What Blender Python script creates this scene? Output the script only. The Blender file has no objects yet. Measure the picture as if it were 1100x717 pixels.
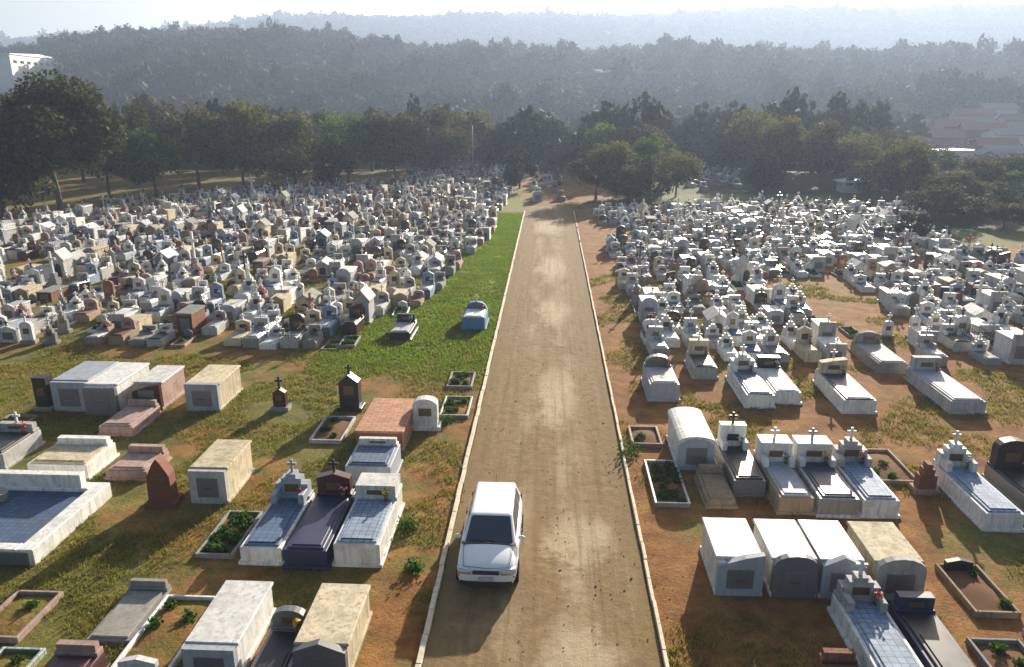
import bpy, bmesh, math, random
import numpy as np
from mathutils import Vector, Matrix, Euler, noise
random.seed(7); rng = np.random.default_rng(11)
S = bpy.context.scene; C = S.collection
R = math.radians
# ------------------------------------------------------------------ camera
CAM_H, PITCH, YAW, FPX = 13.0, R(17.2), R(2.8), 815.0
cd = bpy.data.cameras.new('camera'); cam = bpy.data.objects.new('camera', cd); C.objects.link(cam)
cam.location = (0, 0, CAM_H); cam.rotation_euler = (math.pi/2-PITCH, 0, YAW)
cd.sensor_width = 36; cd.lens = FPX/1100*36; cd.clip_start = .1; cd.clip_end = 8000
S.camera = cam
def project(x, y, z):
    cx = x*math.cos(YAW)+y*math.sin(YAW); cy = -x*math.sin(YAW)+y*math.cos(YAW); cz = z-CAM_H
    d = cy*math.cos(PITCH)-cz*math.sin(PITCH); u = cy*math.sin(PITCH)+cz*math.cos(PITCH)
    return 550+FPX*cx/max(d,.1), 358.5-FPX*u/max(d,.1), d
def P(px, py, z=0):
    a = (px-550)/FPX; b = -(py-358.5)/FPX
    dy = math.cos(PITCH)+b*math.sin(PITCH); dz = -math.sin(PITCH)+b*math.cos(PITCH)
    t = (z-CAM_H)/dz; x, y = a*t, dy*t
    return x*math.cos(YAW)-y*math.sin(YAW), x*math.sin(YAW)+y*math.cos(YAW)
def at_depth(px, D):            # ground point seen in column px at distance D ahead
    Z = .955*D+3.84; x = (px-550)/FPX*Z
    return x*math.cos(YAW)-D*math.sin(YAW), x*math.sin(YAW)+D*math.cos(YAW)

# ------------------------------------------------------------------ terrain
def ss(a, b, x):
    t = min(1, max(0, (x-a)/(b-a))); return t*t*(3-2*t)
def interp(x, xs, ys):
    return float(np.interp(x, xs, ys))
def height(x, y):
    und = .035*noise.noise(Vector((x*.35, y*.35, 0)))*ss(3.3, 5, abs(x))*(1-ss(110, 150, y))
    if y < 130: return und - .03*(1-ss(2.9, 3.3, abs(x)))
    px = 550+FPX*(x/max(y, 1)+.049)/.955
    h1 = interp(px, [-100, 60, 200, 330, 450, 700, 1200], [33, 41, 47, 45, 37, 34, 30])
    h2 = interp(px, [-100, 40, 300, 600, 1100, 1300], [92, 98, 132, 138, 143, 140])
    z = -6*ss(140, 210, y)+ (h1+6)*ss(225, 560, y)
    z += (h1*.55-h1)*ss(570, 760, y)
    z += (h2-h1*.55)*ss(800, 1400, y)
    z -= 110*ss(1450, 2400, y)
    z += 4.6*ss(930, 1010, px)*ss(168, 228, y)*(1-ss(290, 420, y)*.9)
    k = ss(240, 400, y)
    z += k*(5*noise.noise(Vector((x/110, y/110, 3)))+9*ss(700, 1200, y)*noise.noise(Vector((x/260, y/260, 8))))
    return z + und

# ------------------------------------------------------------------ materials
def mat_new(name):
    m = bpy.data.materials.new(name); m.use_nodes = True
    nt = m.node_tree; nt.nodes.clear()
    out = nt.nodes.new('ShaderNodeOutputMaterial'); b = nt.nodes.new('ShaderNodeBsdfPrincipled')
    nt.links.new(b.outputs[0], out.inputs[0])
    return m, nt, b, out
def nd(nt, t, **k):
    n = nt.nodes.new(t)
    for a, v in k.items():
        if a in n.inputs: n.inputs[a].default_value = v
        else: setattr(n, a, v)
    return n
def ramp(nt, src, stops):
    r = nt.nodes.new('ShaderNodeValToRGB'); e = r.color_ramp.elements
    while len(e) < len(stops): e.new(.5)
    for i, (p, c) in enumerate(stops):
        e[i].position = p; e[i].color = (*c, 1) if len(c) == 3 else c
    nt.links.new(src, r.inputs[0]); return r.outputs[0]
def mix(nt, fac, a, b, mode='MIX'):
    m = nt.nodes.new('ShaderNodeMix'); m.data_type = 'RGBA'; m.blend_type = mode
    for sock, v in ((m.inputs[0], fac), (m.inputs[6], a), (m.inputs[7], b)):
        if hasattr(v, 'is_output'): nt.links.new(v, sock)
        elif isinstance(v, (int, float)): sock.default_value = v
        else: sock.default_value = (*v, 1)
    return m.outputs[2]
def nz(nt, vec, scale, detail=4, rough=.6, dim='3D'):
    n = nt.nodes.new('ShaderNodeTexNoise'); n.inputs['Scale'].default_value = scale
    n.inputs['Detail'].default_value = detail; n.inputs['Roughness'].default_value = rough
    nt.links.new(vec, n.inputs['Vector']); return n.outputs['Fac']
def math_(nt, op, a, b=0.0):
    n = nt.nodes.new('ShaderNodeMath'); n.operation = op
    for s, v in ((n.inputs[0], a), (n.inputs[1], b)):
        if hasattr(v, 'is_output'): nt.links.new(v, s)
        else: s.default_value = v
    return n.outputs[0]
def gray(v): return (v, v, v)
MATS = {}
def stone(name, col, rough=.8, dirt=.45, tile=None, spec=.3, bump=.25, dirtcol=(.09, .08, .06)):
    """weathered plaster, tile or stone"""
    m, nt, b, out = mat_new(name); L = nt.links
    tc = nd(nt, 'ShaderNodeTexCoord'); oi = nd(nt, 'ShaderNodeObjectInfo')
    va = nt.nodes.new('ShaderNodeVectorMath'); va.operation = 'ADD'
    sc = nt.nodes.new('ShaderNodeVectorMath'); sc.operation = 'SCALE'; sc.inputs['Scale'].default_value = 37
    cx = nt.nodes.new('ShaderNodeCombineXYZ')
    L.new(oi.outputs['Random'], cx.inputs[0]); L.new(oi.outputs['Random'], cx.inputs[2])
    L.new(cx.outputs[0], sc.inputs[0]); L.new(tc.outputs['Object'], va.inputs[0]); L.new(sc.outputs[0], va.inputs[1])
    vec = va.outputs[0]
    st = nt.nodes.new('ShaderNodeMapping'); st.inputs['Scale'].default_value = (7, 7, .7); L.new(vec, st.inputs[0])
    n1 = nz(nt, vec, 2.2, 6, .65); n2 = nz(nt, st.outputs[0], 1, 4, .6); n3 = nz(nt, vec, 26, 3, .6)
    d1 = ramp(nt, n1, [(.46, gray(0)), (.60, gray(.55)), (.74, gray(1))]); d2 = ramp(nt, n2, [(.47, gray(0)), (.70, gray(1))])
    d = math_(nt, 'MULTIPLY', math_(nt, 'MAXIMUM', d1, d2), dirt)
    c = mix(nt, ramp(nt, n3, [(.3, gray(0)), (.75, gray(1))]), tuple(x*.84 for x in col), tuple(min(.85, x*1.08) for x in col))
    if tile:
        br = nt.nodes.new('ShaderNodeTexBrick'); br.offset = 0 if tile > 0 else .5
        br.inputs['Scale'].default_value = 1; br.inputs['Brick Width'].default_value = abs(tile)
        br.inputs['Row Height'].default_value = abs(tile)*(1 if tile > 0 else .45); br.inputs['Mortar Size'].default_value = .012
        br.inputs['Color1'].default_value = (1, 1, 1, 1); br.inputs['Color2'].default_value = (.72, .74, .76, 1)
        br.inputs['Mortar'].default_value = (.42, .40, .37, 1)
        L.new(tc.outputs['Object'], br.inputs['Vector']); c = mix(nt, 1.0, c, br.outputs[0], 'MULTIPLY')
    var = ramp(nt, oi.outputs['Random'], [(0, (.80, .79, .77)), (.5, (.95, .95, .95)), (1, (1, .98, .95))])
    c = mix(nt, 1.0, c, var, 'MULTIPLY'); c = mix(nt, d, c, dirtcol)
    L.new(c, b.inputs['Base Color'])
    rr = math_(nt, 'ADD', math_(nt, 'MULTIPLY', n1, .3), rough-.15); L.new(rr, b.inputs['Roughness'])
    b.inputs['Specular IOR Level'].default_value = spec
    bp = nt.nodes.new('ShaderNodeBump'); bp.inputs['Strength'].default_value = bump; bp.inputs['Distance'].default_value = .012
    L.new(n3, bp.inputs['Height']); L.new(bp.outputs[0], b.inputs['Normal'])
    MATS[name] = m; return m
stone('white_plaster', (.82, .81, .77), .62, .5, None, .4)
stone('cream_plaster', (.68, .58, .40), .82, .62)
stone('grey_plaster', (.50, .49, .48), .75, .55)
stone('concrete', (.31, .30, .28), .9, .5)
stone('blue_grey', (.38, .42, .48), .6, .35)
stone('white_tile', (.74, .75, .76), .35, .45, .2, .5, .1)
stone('blue_tile', (.105, .18, .33), .6, .55, .2, .35, .1)
stone('bright_blue', (.11, .28, .52), .7, .55)
stone('pale_blue', (.33, .43, .60), .72, .5, .2, .3, .1)
stone('green_tile', (.42, .50, .44), .4, .35, .2, .5, .1)
stone('navy_granite', (.022, .030, .085), .45, .12, None, .5, .05)
stone('dark_granite', (.022, .021, .024), .45, .15, None, .5, .05)
stone('grey_granite', (.17, .17, .175), .35, .2, None, .5, .05)
stone('maroon_granite', (.085, .030, .028), .3, .2, None, .5, .05)
stone('pink_plaster', (.48, .32, .28), .8, .62)
stone('tan_plaster', (.38, .28, .18), .85, .62)
stone('terracotta', (.62, .30, .18), .85, .4, -.42)
stone('raw_brick', (.33, .14, .08), .9, .45, -.3)
stone('rust_stone', (.23, .085, .05), .85, .3)
stone('kerb_paint', (.74, .67, .50), .85, .5, None, .2, .4, (.26, .20, .14))
stone('roof_tile', (.36, .16, .11), .85, .5, -.5)
stone('roof_metal', (.74, .75, .76), .5, .3)
stone('roof_grey', (.28, .28, .30), .8, .4, -.8)
stone('roof_blue', (.10, .14, .24), .6, .3)
stone('wall_white', (.76, .75, .71), .85, .3)
stone('wall_brick', (.30, .19, .15), .9, .4, -.5)
stone('wall_cream', (.56, .48, .36), .85)
def plain(name, col, rough=.5, metal=0, spec=.5, coat=0):
    m, nt, b, out = mat_new(name)
    tc = nd(nt, 'ShaderNodeTexCoord'); n = nz(nt, tc.outputs['Object'], 9, 4, .6)
    c = mix(nt, n, tuple(x*.86 for x in col), tuple(min(.9, x*1.1) for x in col)); nt.links.new(c, b.inputs['Base Color'])
    rr = math_(nt, 'ADD', math_(nt, 'MULTIPLY', n, .12), rough-.06); nt.links.new(rr, b.inputs['Roughness'])
    b.inputs['Metallic'].default_value = metal; b.inputs['Specular IOR Level'].default_value = spec
    b.inputs['Coat Weight'].default_value = coat; b.inputs['Coat Roughness'].default_value = .06
    MATS[name] = m; return m
plain('car_white', (.74, .75, .77), .4, 0, .5, .7)
plain('glass_dark', (.05, .062, .085), .08, 0, .6)
plain('black_plastic', (.022, .022, .024), .55)
plain('tyre_rubber', (.018, .018, .018), .85, 0, .2)
plain('rim_metal', (.5, .51, .53), .35, .8)
plain('lamp_glass', (.55, .57, .6), .12, .3)
plain('amber_glass', (.5, .2, .04), .2)
plain('red_glass', (.35, .02, .02), .2)
plain('plate_grey', (.42, .43, .44), .5)
plain('bronze', (.20, .13, .06), .45, .7)
plain('cross_iron', (.03, .028, .028), .6, .3)
plain('pole_metal', (.16, .165, .17), .6, .2)
plain('window_dark', (.03, .035, .045), .15)
plain('soil', (.16, .085, .045), .95, 0, .1)
plain('photo_oval', (.10, .10, .11), .3)
plain('petal_red', (.55, .03, .03), .7)
plain('petal_yellow', (.75, .45, .03), .7)
plain('petal_pink', (.70, .20, .32), .7)
plain('petal_white', (.8, .78, .74), .7)
plain('wood_door', (.16, .09, .05), .6)

def leaf_mat(name, a, b_, transl=.3):
    m, nt, b, out = mat_new(name); L = nt.links
    geo = nd(nt, 'ShaderNodeNewGeometry'); tc = nd(nt, 'ShaderNodeTexCoord'); oi = nd(nt, 'ShaderNodeObjectInfo')
    n = nz(nt, tc.outputs['Object'], .55, 3, .6)
    f = math_(nt, 'ADD', math_(nt, 'MULTIPLY', n, .7), math_(nt, 'MULTIPLY', geo.outputs['Random Per Island'], .5))
    c = mix(nt, ramp(nt, f, [(.3, gray(0)), (.85, gray(1))]), a, b_)
    L.new(c, b.inputs['Base Color']); b.inputs['Roughness'].default_value = .8; b.inputs['Specular IOR Level'].default_value = .08
    if name == 'leaf_forest':      # stands of different species over the hillside
        big = nz(nt, tc.outputs['Object'], .028, 3, .6); c = mix(nt, ramp(nt, big, [(.42, gray(0)), (.58, gray(1))]), c, (.085, .085, .030)); big2 = nz(nt, tc.outputs['Object'], .06, 2, .6)
        c = mix(nt, ramp(nt, big2, [(.5, gray(0)), (.62, gray(.8))]), c, (.016, .024, .016)); L.new(c, b.inputs['Base Color'])
    tr = nt.nodes.new('ShaderNodeBsdfTranslucent'); L.new(mix(nt, 1.0, c, (1.2, 1.25, .6), 'MULTIPLY'), tr.inputs[0])
    ms = nt.nodes.new('ShaderNodeMixShader'); ms.inputs[0].default_value = transl
    L.new(b.outputs[0], ms.inputs[1]); L.new(tr.outputs[0], ms.inputs[2]); L.new(ms.outputs[0], out.inputs[0])
    MATS[name] = m; return m
leaf_mat('leaf_dark', (.030, .042, .018), (.075, .088, .034), .25)
leaf_mat('leaf_olive', (.055, .062, .018), (.155, .150, .042), .35)
leaf_mat('leaf_green', (.042, .072, .014), (.115, .165, .032), .35)
leaf_mat('leaf_brown', (.052, .044, .025), (.110, .092, .048), .25)
leaf_mat('leaf_shrub', (.018, .026, .014), (.036, .050, .022), .15)
leaf_mat('leaf_forest', (.020, .034, .014), (.058, .078, .030), .05)
leaf_mat('grass_blade', (.105, .115, .026), (.26, .225, .075), .4)
leaf_mat('green_blade', (.085, .155, .022), (.21, .265, .052), .45)
leaf_mat('plant_leaf', (.03, .07, .015), (.08, .16, .03), .3)
m, nt, b, out = mat_new('bark'); tc = nd(nt, 'ShaderNodeTexCoord')
mp = nt.nodes.new('ShaderNodeMapping'); mp.inputs['Scale'].default_value = (6, 6, 1.2); nt.links.new(tc.outputs['Object'], mp.inputs[0])
nt.links.new(ramp(nt, nz(nt, mp.outputs[0], 2, 5), [(.3, (.05, .038, .028)), (.7, (.15, .12, .09))]), b.inputs['Base Color']); b.inputs['Roughness'].default_value = .95
MATS['bark'] = m

# ground: olive turf, dry turf and bare orange earth
m, nt, b, out = mat_new('ground'); L = nt.links
geo = nd(nt, 'ShaderNodeNewGeometry'); pos = geo.outputs['Position']
sep = nd(nt, 'ShaderNodeSeparateXYZ'); L.new(pos, sep.inputs[0]); X, Y = sep.outputs[0], sep.outputs[1]
def mrange(v, a, b_, c=0, d=1):
    n = nt.nodes.new('ShaderNodeMapRange'); n.interpolation_type = 'SMOOTHSTEP'
    L.new(v, n.inputs[0])
    for i, q in enumerate((a, b_, c, d)): n.inputs[i+1].default_value = q
    return n.outputs[0]
n_big = nz(nt, pos, .17, 5, .62); n_mid = nz(nt, pos, .9, 6, .68); n_fine = nz(nt, pos, 9, 6, .75); n_b2 = nz(nt, pos, .31, 4, .6)
turf = mix(nt, ramp(nt, n_mid, [(.32, gray(0)), (.68, gray(1))]), (.100, .105, .022), (.245, .205, .055))
turf = mix(nt, ramp(nt, n_fine, [(.45, gray(0)), (.7, gray(1))]), turf, (.075, .07, .02))
earth = mix(nt, ramp(nt, n_mid, [(.35, gray(0)), (.65, gray(1))]), (.165, .062, .020), (.335, .170, .056))
earth = mix(nt, ramp(nt, n_fine, [(.52, gray(0)), (.72, gray(1))]), earth, (.10, .06, .03))
right = mrange(X, -1, 3)
bias = math_(nt, 'ADD', math_(nt, 'MULTIPLY', right, .10), .025)
verge = math_(nt, 'MULTIPLY', math_(nt, 'SUBTRACT', 1.0, mrange(math_(nt, 'ABSOLUTE', X), 3.6, 6.0)), .07)
msk = ramp(nt, math_(nt, 'ADD', math_(nt, 'ADD', math_(nt, 'ADD', math_(nt, 'MULTIPLY', n_big, .6), math_(nt, 'MULTIPLY', n_b2, .4)), bias), math_(nt, 'ADD', verge, math_(nt, 'MULTIPLY', math_(nt, 'SUBTRACT', n_mid, .5), .28))), [(.50, gray(0)), (.60, gray(1))])
col = mix(nt, msk, turf, earth)
# watered bright green strip between the left kerb and the crowded field
strip = math_(nt, 'MULTIPLY', math_(nt, 'MULTIPLY', mrange(math_(nt, 'ADD', Y, math_(nt, 'MULTIPLY', math_(nt, 'SUBTRACT', n_mid, .5), 9.0)), 34.5, 41), math_(nt, 'SUBTRACT', 1.0, mrange(Y, 98, 112))),
      math_(nt, 'MULTIPLY', mrange(math_(nt, 'ADD', X, math_(nt, 'MULTIPLY', math_(nt, 'SUBTRACT', n_b2, .5), 12.0)), -17, -8), math_(nt, 'SUBTRACT', 1.0, mrange(X, -3.2, -2.9))))
strip = math_(nt, 'MULTIPLY', strip, ramp(nt, n_mid, [(.34, gray(.2)), (.55, gray(.9))]))
col = mix(nt, strip, col, mix(nt, n_fine, (.085, .150, .022), (.20, .245, .050)))
lawn = math_(nt, 'MULTIPLY', mrange(math_(nt, 'SUBTRACT', Y, math_(nt, 'MULTIPLY', math_(nt, 'MAXIMUM', math_(nt, 'SUBTRACT', X, 34.0), 0.0), -.4)), 96, 104), mrange(X, 7, 12))
lawn = math_(nt, 'MAXIMUM', lawn, math_(nt, 'MULTIPLY', mrange(Y, 68, 76), mrange(X, 31, 36)))
col = mix(nt, math_(nt, 'MULTIPLY', lawn, .9), col, mix(nt, n_mid, (.06, .095, .02), (.16, .19, .05)))
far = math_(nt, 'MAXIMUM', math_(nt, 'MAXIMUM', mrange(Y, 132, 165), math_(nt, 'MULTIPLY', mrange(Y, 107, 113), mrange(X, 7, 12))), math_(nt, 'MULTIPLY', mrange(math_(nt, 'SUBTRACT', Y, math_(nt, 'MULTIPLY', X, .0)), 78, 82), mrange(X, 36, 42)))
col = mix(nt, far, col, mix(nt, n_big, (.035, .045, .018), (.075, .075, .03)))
L.new(col, b.inputs['Base Color']); b.inputs['Roughness'].default_value = .95; b.inputs['Specular IOR Level'].default_value = .12
bp = nt.nodes.new('ShaderNodeBump'); bp.inputs['Strength'].default_value = .8; bp.inputs['Distance'].default_value = .06
L.new(math_(nt, 'ADD', n_fine, n_mid), bp.inputs['Height']); L.new(bp.outputs[0], b.inputs['Normal']); MATS['ground'] = m

# dirt road
m, nt, b, out = mat_new('road'); L = nt.links
geo = nd(nt, 'ShaderNodeNewGeometry'); pos = geo.outputs['Position']
sep = nd(nt, 'ShaderNodeSeparateXYZ'); L.new(pos, sep.inputs[0]); X, Y = sep.outputs[0], sep.outputs[1]
mp = nt.nodes.new('ShaderNodeMapping'); mp.inputs['Scale'].default_value = (1, .42, 1); L.new(pos, mp.inputs[0])
nb = nz(nt, mp.outputs[0], .75, 5, .62); nm = nz(nt, pos, 2.6, 6, .7); nf = nz(nt, pos, 22, 5, .75)
base = mix(nt, ramp(nt, nm, [(.3, gray(0)), (.7, gray(1))]), (.175, .115, .054), (.29, .195, .098))
nw_ = math_(nt, 'ADD', math_(nt, 'MULTIPLY', nb, .65), math_(nt, 'MULTIPLY', nm, .35))
def wob(v, s): return math_(nt, 'ADD', v, math_(nt, 'MULTIPLY', math_(nt, 'SUBTRACT', nw_, .5), s))
def track(xc, w):
    d = math_(nt, 'ABSOLUTE', math_(nt, 'SUBTRACT', wob(X, 1.3), xc)); return math_(nt, 'SUBTRACT', 1.0, mrange(d, w*.2, w))
pale = math_(nt, 'MULTIPLY', math_(nt, 'MULTIPLY', math_(nt, 'MAXIMUM', track(.95, .9), track(-.75, .6)), .5), ramp(nt, nb, [(.42, gray(0)), (.62, gray(1))]))
for (cx, cy, rx, ry) in [(.45, 32.5, .95, 3.6), (1.0, 20.5, .95, 1.6), (.9, 15.3, .9, 1.6), (.35, 47, 1.1, 3.5), (.3, 60, 1.3, 5), (-.1, 80, 1.6, 5)]:
    ex = math_(nt, 'MULTIPLY', math_(nt, 'SUBTRACT', wob(X, 3.2), cx), 1/rx); ey = math_(nt, 'MULTIPLY', math_(nt, 'SUBTRACT', wob(Y, 8), cy), 1/ry)
    q = math_(nt, 'ADD', math_(nt, 'MULTIPLY', ex, ex), math_(nt, 'MULTIPLY', ey, ey))
    pale = math_(nt, 'MAXIMUM', pale, math_(nt, 'MULTIPLY', math_(nt, 'SUBTRACT', 1.0, mrange(q, 0, 1.6)), 1.0))
pale = math_(nt, 'MULTIPLY', pale, ramp(nt, nm, [(.2, gray(.55)), (.6, gray(1))]))
col = mix(nt, pale, base, (.45, .355, .23))
mr = nt.nodes.new('ShaderNodeMapping'); mr.inputs['Scale'].default_value = (4.5, .13, 1); L.new(pos, mr.inputs[0])
rut = nz(nt, mr.outputs[0], 1, 5, .65); col = mix(nt, math_(nt, 'MULTIPLY', ramp(nt, rut, [(.5, gray(0)), (.66, gray(1))]), .5), col, (.135, .088, .042))
col = mix(nt, math_(nt, 'MULTIPLY', ramp(nt, rut, [(.28, gray(1)), (.42, gray(0))]), .4), col, (.40, .31, .20))
edge = mrange(wob(math_(nt, 'ABSOLUTE', X), .9), 2.2, 2.85)
col = mix(nt, math_(nt, 'MULTIPLY', edge, .6), col, (.19, .135, .055))
col = mix(nt, math_(nt, 'MULTIPLY', ramp(nt, nf, [(.5, gray(0)), (.75, gray(1))]), .45), col, (.12, .085, .055))
L.new(col, b.inputs['Base Color']); b.inputs['Roughness'].default_value = .95; b.inputs['Specular IOR Level'].default_value = .12
bp = nt.nodes.new('ShaderNodeBump'); bp.inputs['Strength'].default_value = .7; bp.inputs['Distance'].default_value = .035
L.new(math_(nt, 'ADD', nm, math_(nt, 'MULTIPLY', nf, .5)), bp.inputs['Height']); L.new(bp.outputs[0], b.inputs['Normal']); MATS['road'] = m

# ------------------------------------------------------------------ mesh helpers
class MB:
    def __init__(s): s.v = []; s.f = []; s.m = []; s.mi = 0
    def add(s, vs, fs):
        o = len(s.v); s.v += [tuple(q) for q in vs]; s.f += [tuple(o+i for i in f) for f in fs]; s.m += [s.mi]*len(fs); return s
    def box(s, x0, x1, y0, y1, z0, z1, c=.015):
        lo = (x0, y0, z0); hi = (x1, y1, z1); c = min(c, (x1-x0)*.3, (y1-y0)*.3, (z1-z0)*.3)
        idx = {}; vs = []
        for sx in (0, 1):
            for sy in (0, 1):
                for sz in (0, 1):
                    for a in range(3):
                        sg = (sx, sy, sz); p = []
                        for k in range(3):
                            e = hi[k] if sg[k] else lo[k]
                            if k != a: e += -c if sg[k] else c
                            p.append(e)
                        idx[(sg, a)] = len(vs); vs.append(p)
        fs = []
        for a in range(3):
            b_, c_ = [(1, 2), (2, 0), (0, 1)][a]
            for sa in (0, 1):
                q = []
                for sb, sc in ((0, 0), (1, 0), (1, 1), (0, 1)):
                    sg = [0, 0, 0]; sg[a] = sa; sg[b_] = sb; sg[c_] = sc; q.append(idx[(tuple(sg), a)])
                fs.append(q if sa else q[::-1])
        for c3 in range(3):
            a, b_ = [k for k in range(3) if k != c3]
            for sa in (0, 1):
                for sb in (0, 1):
                    s0 = [0, 0, 0]; s0[a] = sa; s0[b_] = sb; s1 = s0[:]; s1[c3] = 1; s0 = tuple(s0); s1 = tuple(s1)
                    fs.append([idx[(s0, a)], idx[(s1, a)], idx[(s1, b_)], idx[(s0, b_)]])
        for sx in (0, 1):
            for sy in (0, 1):
                for sz in (0, 1): fs.append([idx[((sx, sy, sz), a)] for a in range(3)])
        return s.add(vs, fs)
    def prism(s, prof, y0, y1):     # profile in x,z extruded along y
        n = len(prof); vs = [(x, y0, z) for x, z in prof]+[(x, y1, z) for x, z in prof]
        fs = [tuple(range(n)), tuple(range(2*n-1, n-1, -1))]+[(i, n+i, n+(i+1) % n, (i+1) % n) for i in range(n)]
        return s.add(vs, fs)
    def prism_z(s, prof, z0, z1):
        n = len(prof); vs = [(x, y, z0) for x, y in prof]+[(x, y, z1) for x, y in prof]
        fs = [tuple(range(n))[::-1], tuple(range(n, 2*n))]+[(i, (i+1) % n, n+(i+1) % n, n+i) for i in range(n)]
        return s.add(vs, fs)
    def tube(s, pts, rad, n=8):
        vs = []; fs = []
        for k, p in enumerate(pts):
            p = Vector(p); d = Vector(pts[min(k+1, len(pts)-1)])-Vector(pts[max(k-1, 0)]); d.normalize()
            u = d.orthogonal().normalized(); w = d.cross(u); r = rad[k] if isinstance(rad, (list, tuple)) else rad
            vs += [p+(u*math.cos(2*math.pi*i/n)+w*math.sin(2*math.pi*i/n))*r for i in range(n)]
        for k in range(len(pts)-1):
            for i in range(n):
                fs.append((k*n+i, k*n+(i+1) % n, (k+1)*n+(i+1) % n, (k+1)*n+i))
        fs += [tuple(range(n))[::-1], tuple(range((len(pts)-1)*n, len(pts)*n))]
        return s.add(vs, fs)
    def lathe(s, prof, n=12, cx=0, cy=0, axis='z'):
        vs = []; fs = []
        for r, z in prof:
            for i in range(n):
                a = 2*math.pi*i/n; q = (r*math.cos(a), r*math.sin(a), z)
                vs.append((q[0]+cx, q[1]+cy, q[2]) if axis == 'z' else (q[2], q[0]+cx, q[1]+cy))
        for k in range(len(prof)-1):
            for i in range(n): fs.append((k*n+i, k*n+(i+1) % n, (k+1)*n+(i+1) % n, (k+1)*n+i))
        fs += [tuple(range(n))[::-1], tuple(range((len(prof)-1)*n, len(prof)*n))]
        return s.add(vs, fs)
    def quads(s, cen, size, up=0.0, aspect=1.0):   # many small randomly turned leaf faces
        for c_, sz in zip(cen, size):
            n_ = Vector(rng.normal(size=3)); n_.z = abs(n_.z)+up; n_.normalize(); u = n_.orthogonal().normalized()
            a = random.random()*6.28; w = n_.cross(u); p = u*math.cos(a)+w*math.sin(a); q = n_.cross(p); p = p*sz*aspect; q = q*sz*.6; c_ = Vector(c_)
            s.add([c_-p, c_-q, c_+p, c_+q], [(0, 1, 2, 3)])
        return s
    def mesh(s, name, mats):
        me = bpy.data.meshes.new(name); me.from_pydata(s.v, [], s.f); me.update()
        bm = bmesh.new(); bm.from_mesh(me); bmesh.ops.recalc_face_normals(bm, faces=bm.faces); bm.to_mesh(me); bm.free()
        for mm in ([mats] if isinstance(mats, str) else mats): me.materials.append(MATS[mm])
        if any(s.m):
            me.polygons.foreach_set('material_index', s.m)
        return me
    def obj(s, name, mats, parent=None, smooth=False):
        o = bpy.data.objects.new(name, s.mesh(name, mats)); C.objects.link(o); o.parent = parent
        if smooth: o.data.shade_smooth()
        return o
    def raw(s, name, mats, parent=None):            # no normal recalculation (leaves)
        me = bpy.data.meshes.new(name); me.from_pydata(s.v, [], s.f); me.update()
        for mm in ([mats] if isinstance(mats, str) else mats): me.materials.append(MATS[mm])
        if any(s.m): me.polygons.foreach_set('material_index', s.m)
        o = bpy.data.objects.new(name, me); C.objects.link(o); o.parent = parent; return o
LABELS = set()
def tag(o, label=None, cat=None, group=None, kind=None):
    if label:
        n = len(label.split()); assert 4 <= n <= 16, (n, label)
        assert label not in LABELS, label
        LABELS.add(label); o['label'] = label
    if cat: o['category'] = cat
    if group: o['group'] = group
    if kind: o['kind'] = kind
    return o
def empty(name, x, y, z=0, rz=0):
    o = bpy.data.objects.new(name, None); o.empty_display_size = .3; C.objects.link(o); o.location = (x, y, z); o.rotation_euler.z = rz; return o
def copy_tree(o, parent=None):
    c = o.copy(); C.objects.link(c); c.parent = parent
    for ch in KIDS.get(o.name, []): copy_tree_k(ch, c)
    return c
KIDS = {}
def copy_tree_k(o, parent):
    c = o.copy(); C.objects.link(c); c.parent = parent
    for ch in KIDS.get(o.name, []): copy_tree_k(ch, c)

# ------------------------------------------------------------------ setting: ground, road, kerbs
def lines(lo, hi, near0, near1, step, g=1.12):
    a = list(np.arange(near0, near1+.01, step)); d = step; p = near1
    while p < hi: d *= g; p += d; a.append(p)
    d = step; p = near0; pre = []
    while p > lo: d *= g; p -= d; pre.append(p)
    return pre[::-1]+a
xs = lines(-2300, 2300, -60, 60, 1.5); xs = sorted(set([round(q, 3) for q in xs]+[-3.3, -2.95, 2.95, 3.3]))
ys = lines(-120, 2900, 6, 120, 1.8, 1.03)
V = [(x, y, height(x, y)) for y in ys for x in xs]; nx = len(xs)
F = [(j*nx+i, j*nx+i+1, (j+1)*nx+i+1, (j+1)*nx+i) for j in range(len(ys)-1) for i in range(nx-1)]
me = bpy.data.meshes.new('ground'); me.from_pydata(V, [], F); me.materials.append(MATS['ground']); me.shade_smooth()
g = bpy.data.objects.new('ground', me); C.objects.link(g); tag(g, kind='structure')
rv = []; rf = []
ry = [-40]+list(np.arange(4, 96, .8))+[96.5]
for j, y in enumerate(ry):
    for i in range(15):
        x = -2.86+5.72*i/14; e = 0
        if i in (0, 14): x *= 1+.006*math.sin(y*1.3)
        z = .022+.012*noise.noise(Vector((x*1.1, y*.5, 5)))+(.018*math.cos(x/2.86*1.57)) - .012*math.exp(-((abs(x)-.9)/.3)**2)
        rv.append((x, y, z))
for j in range(len(ry)-1):
    for i in range(14): rf.append((j*15+i, j*15+i+1, (j+1)*15+i+1, (j+1)*15+i))
me = bpy.data.meshes.new('road'); me.from_pydata(rv, [], rf); me.materials.append(MATS['road']); me.shade_smooth()
rd = bpy.data.objects.new('road', me); C.objects.link(rd); tag(rd, kind='structure')
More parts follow.
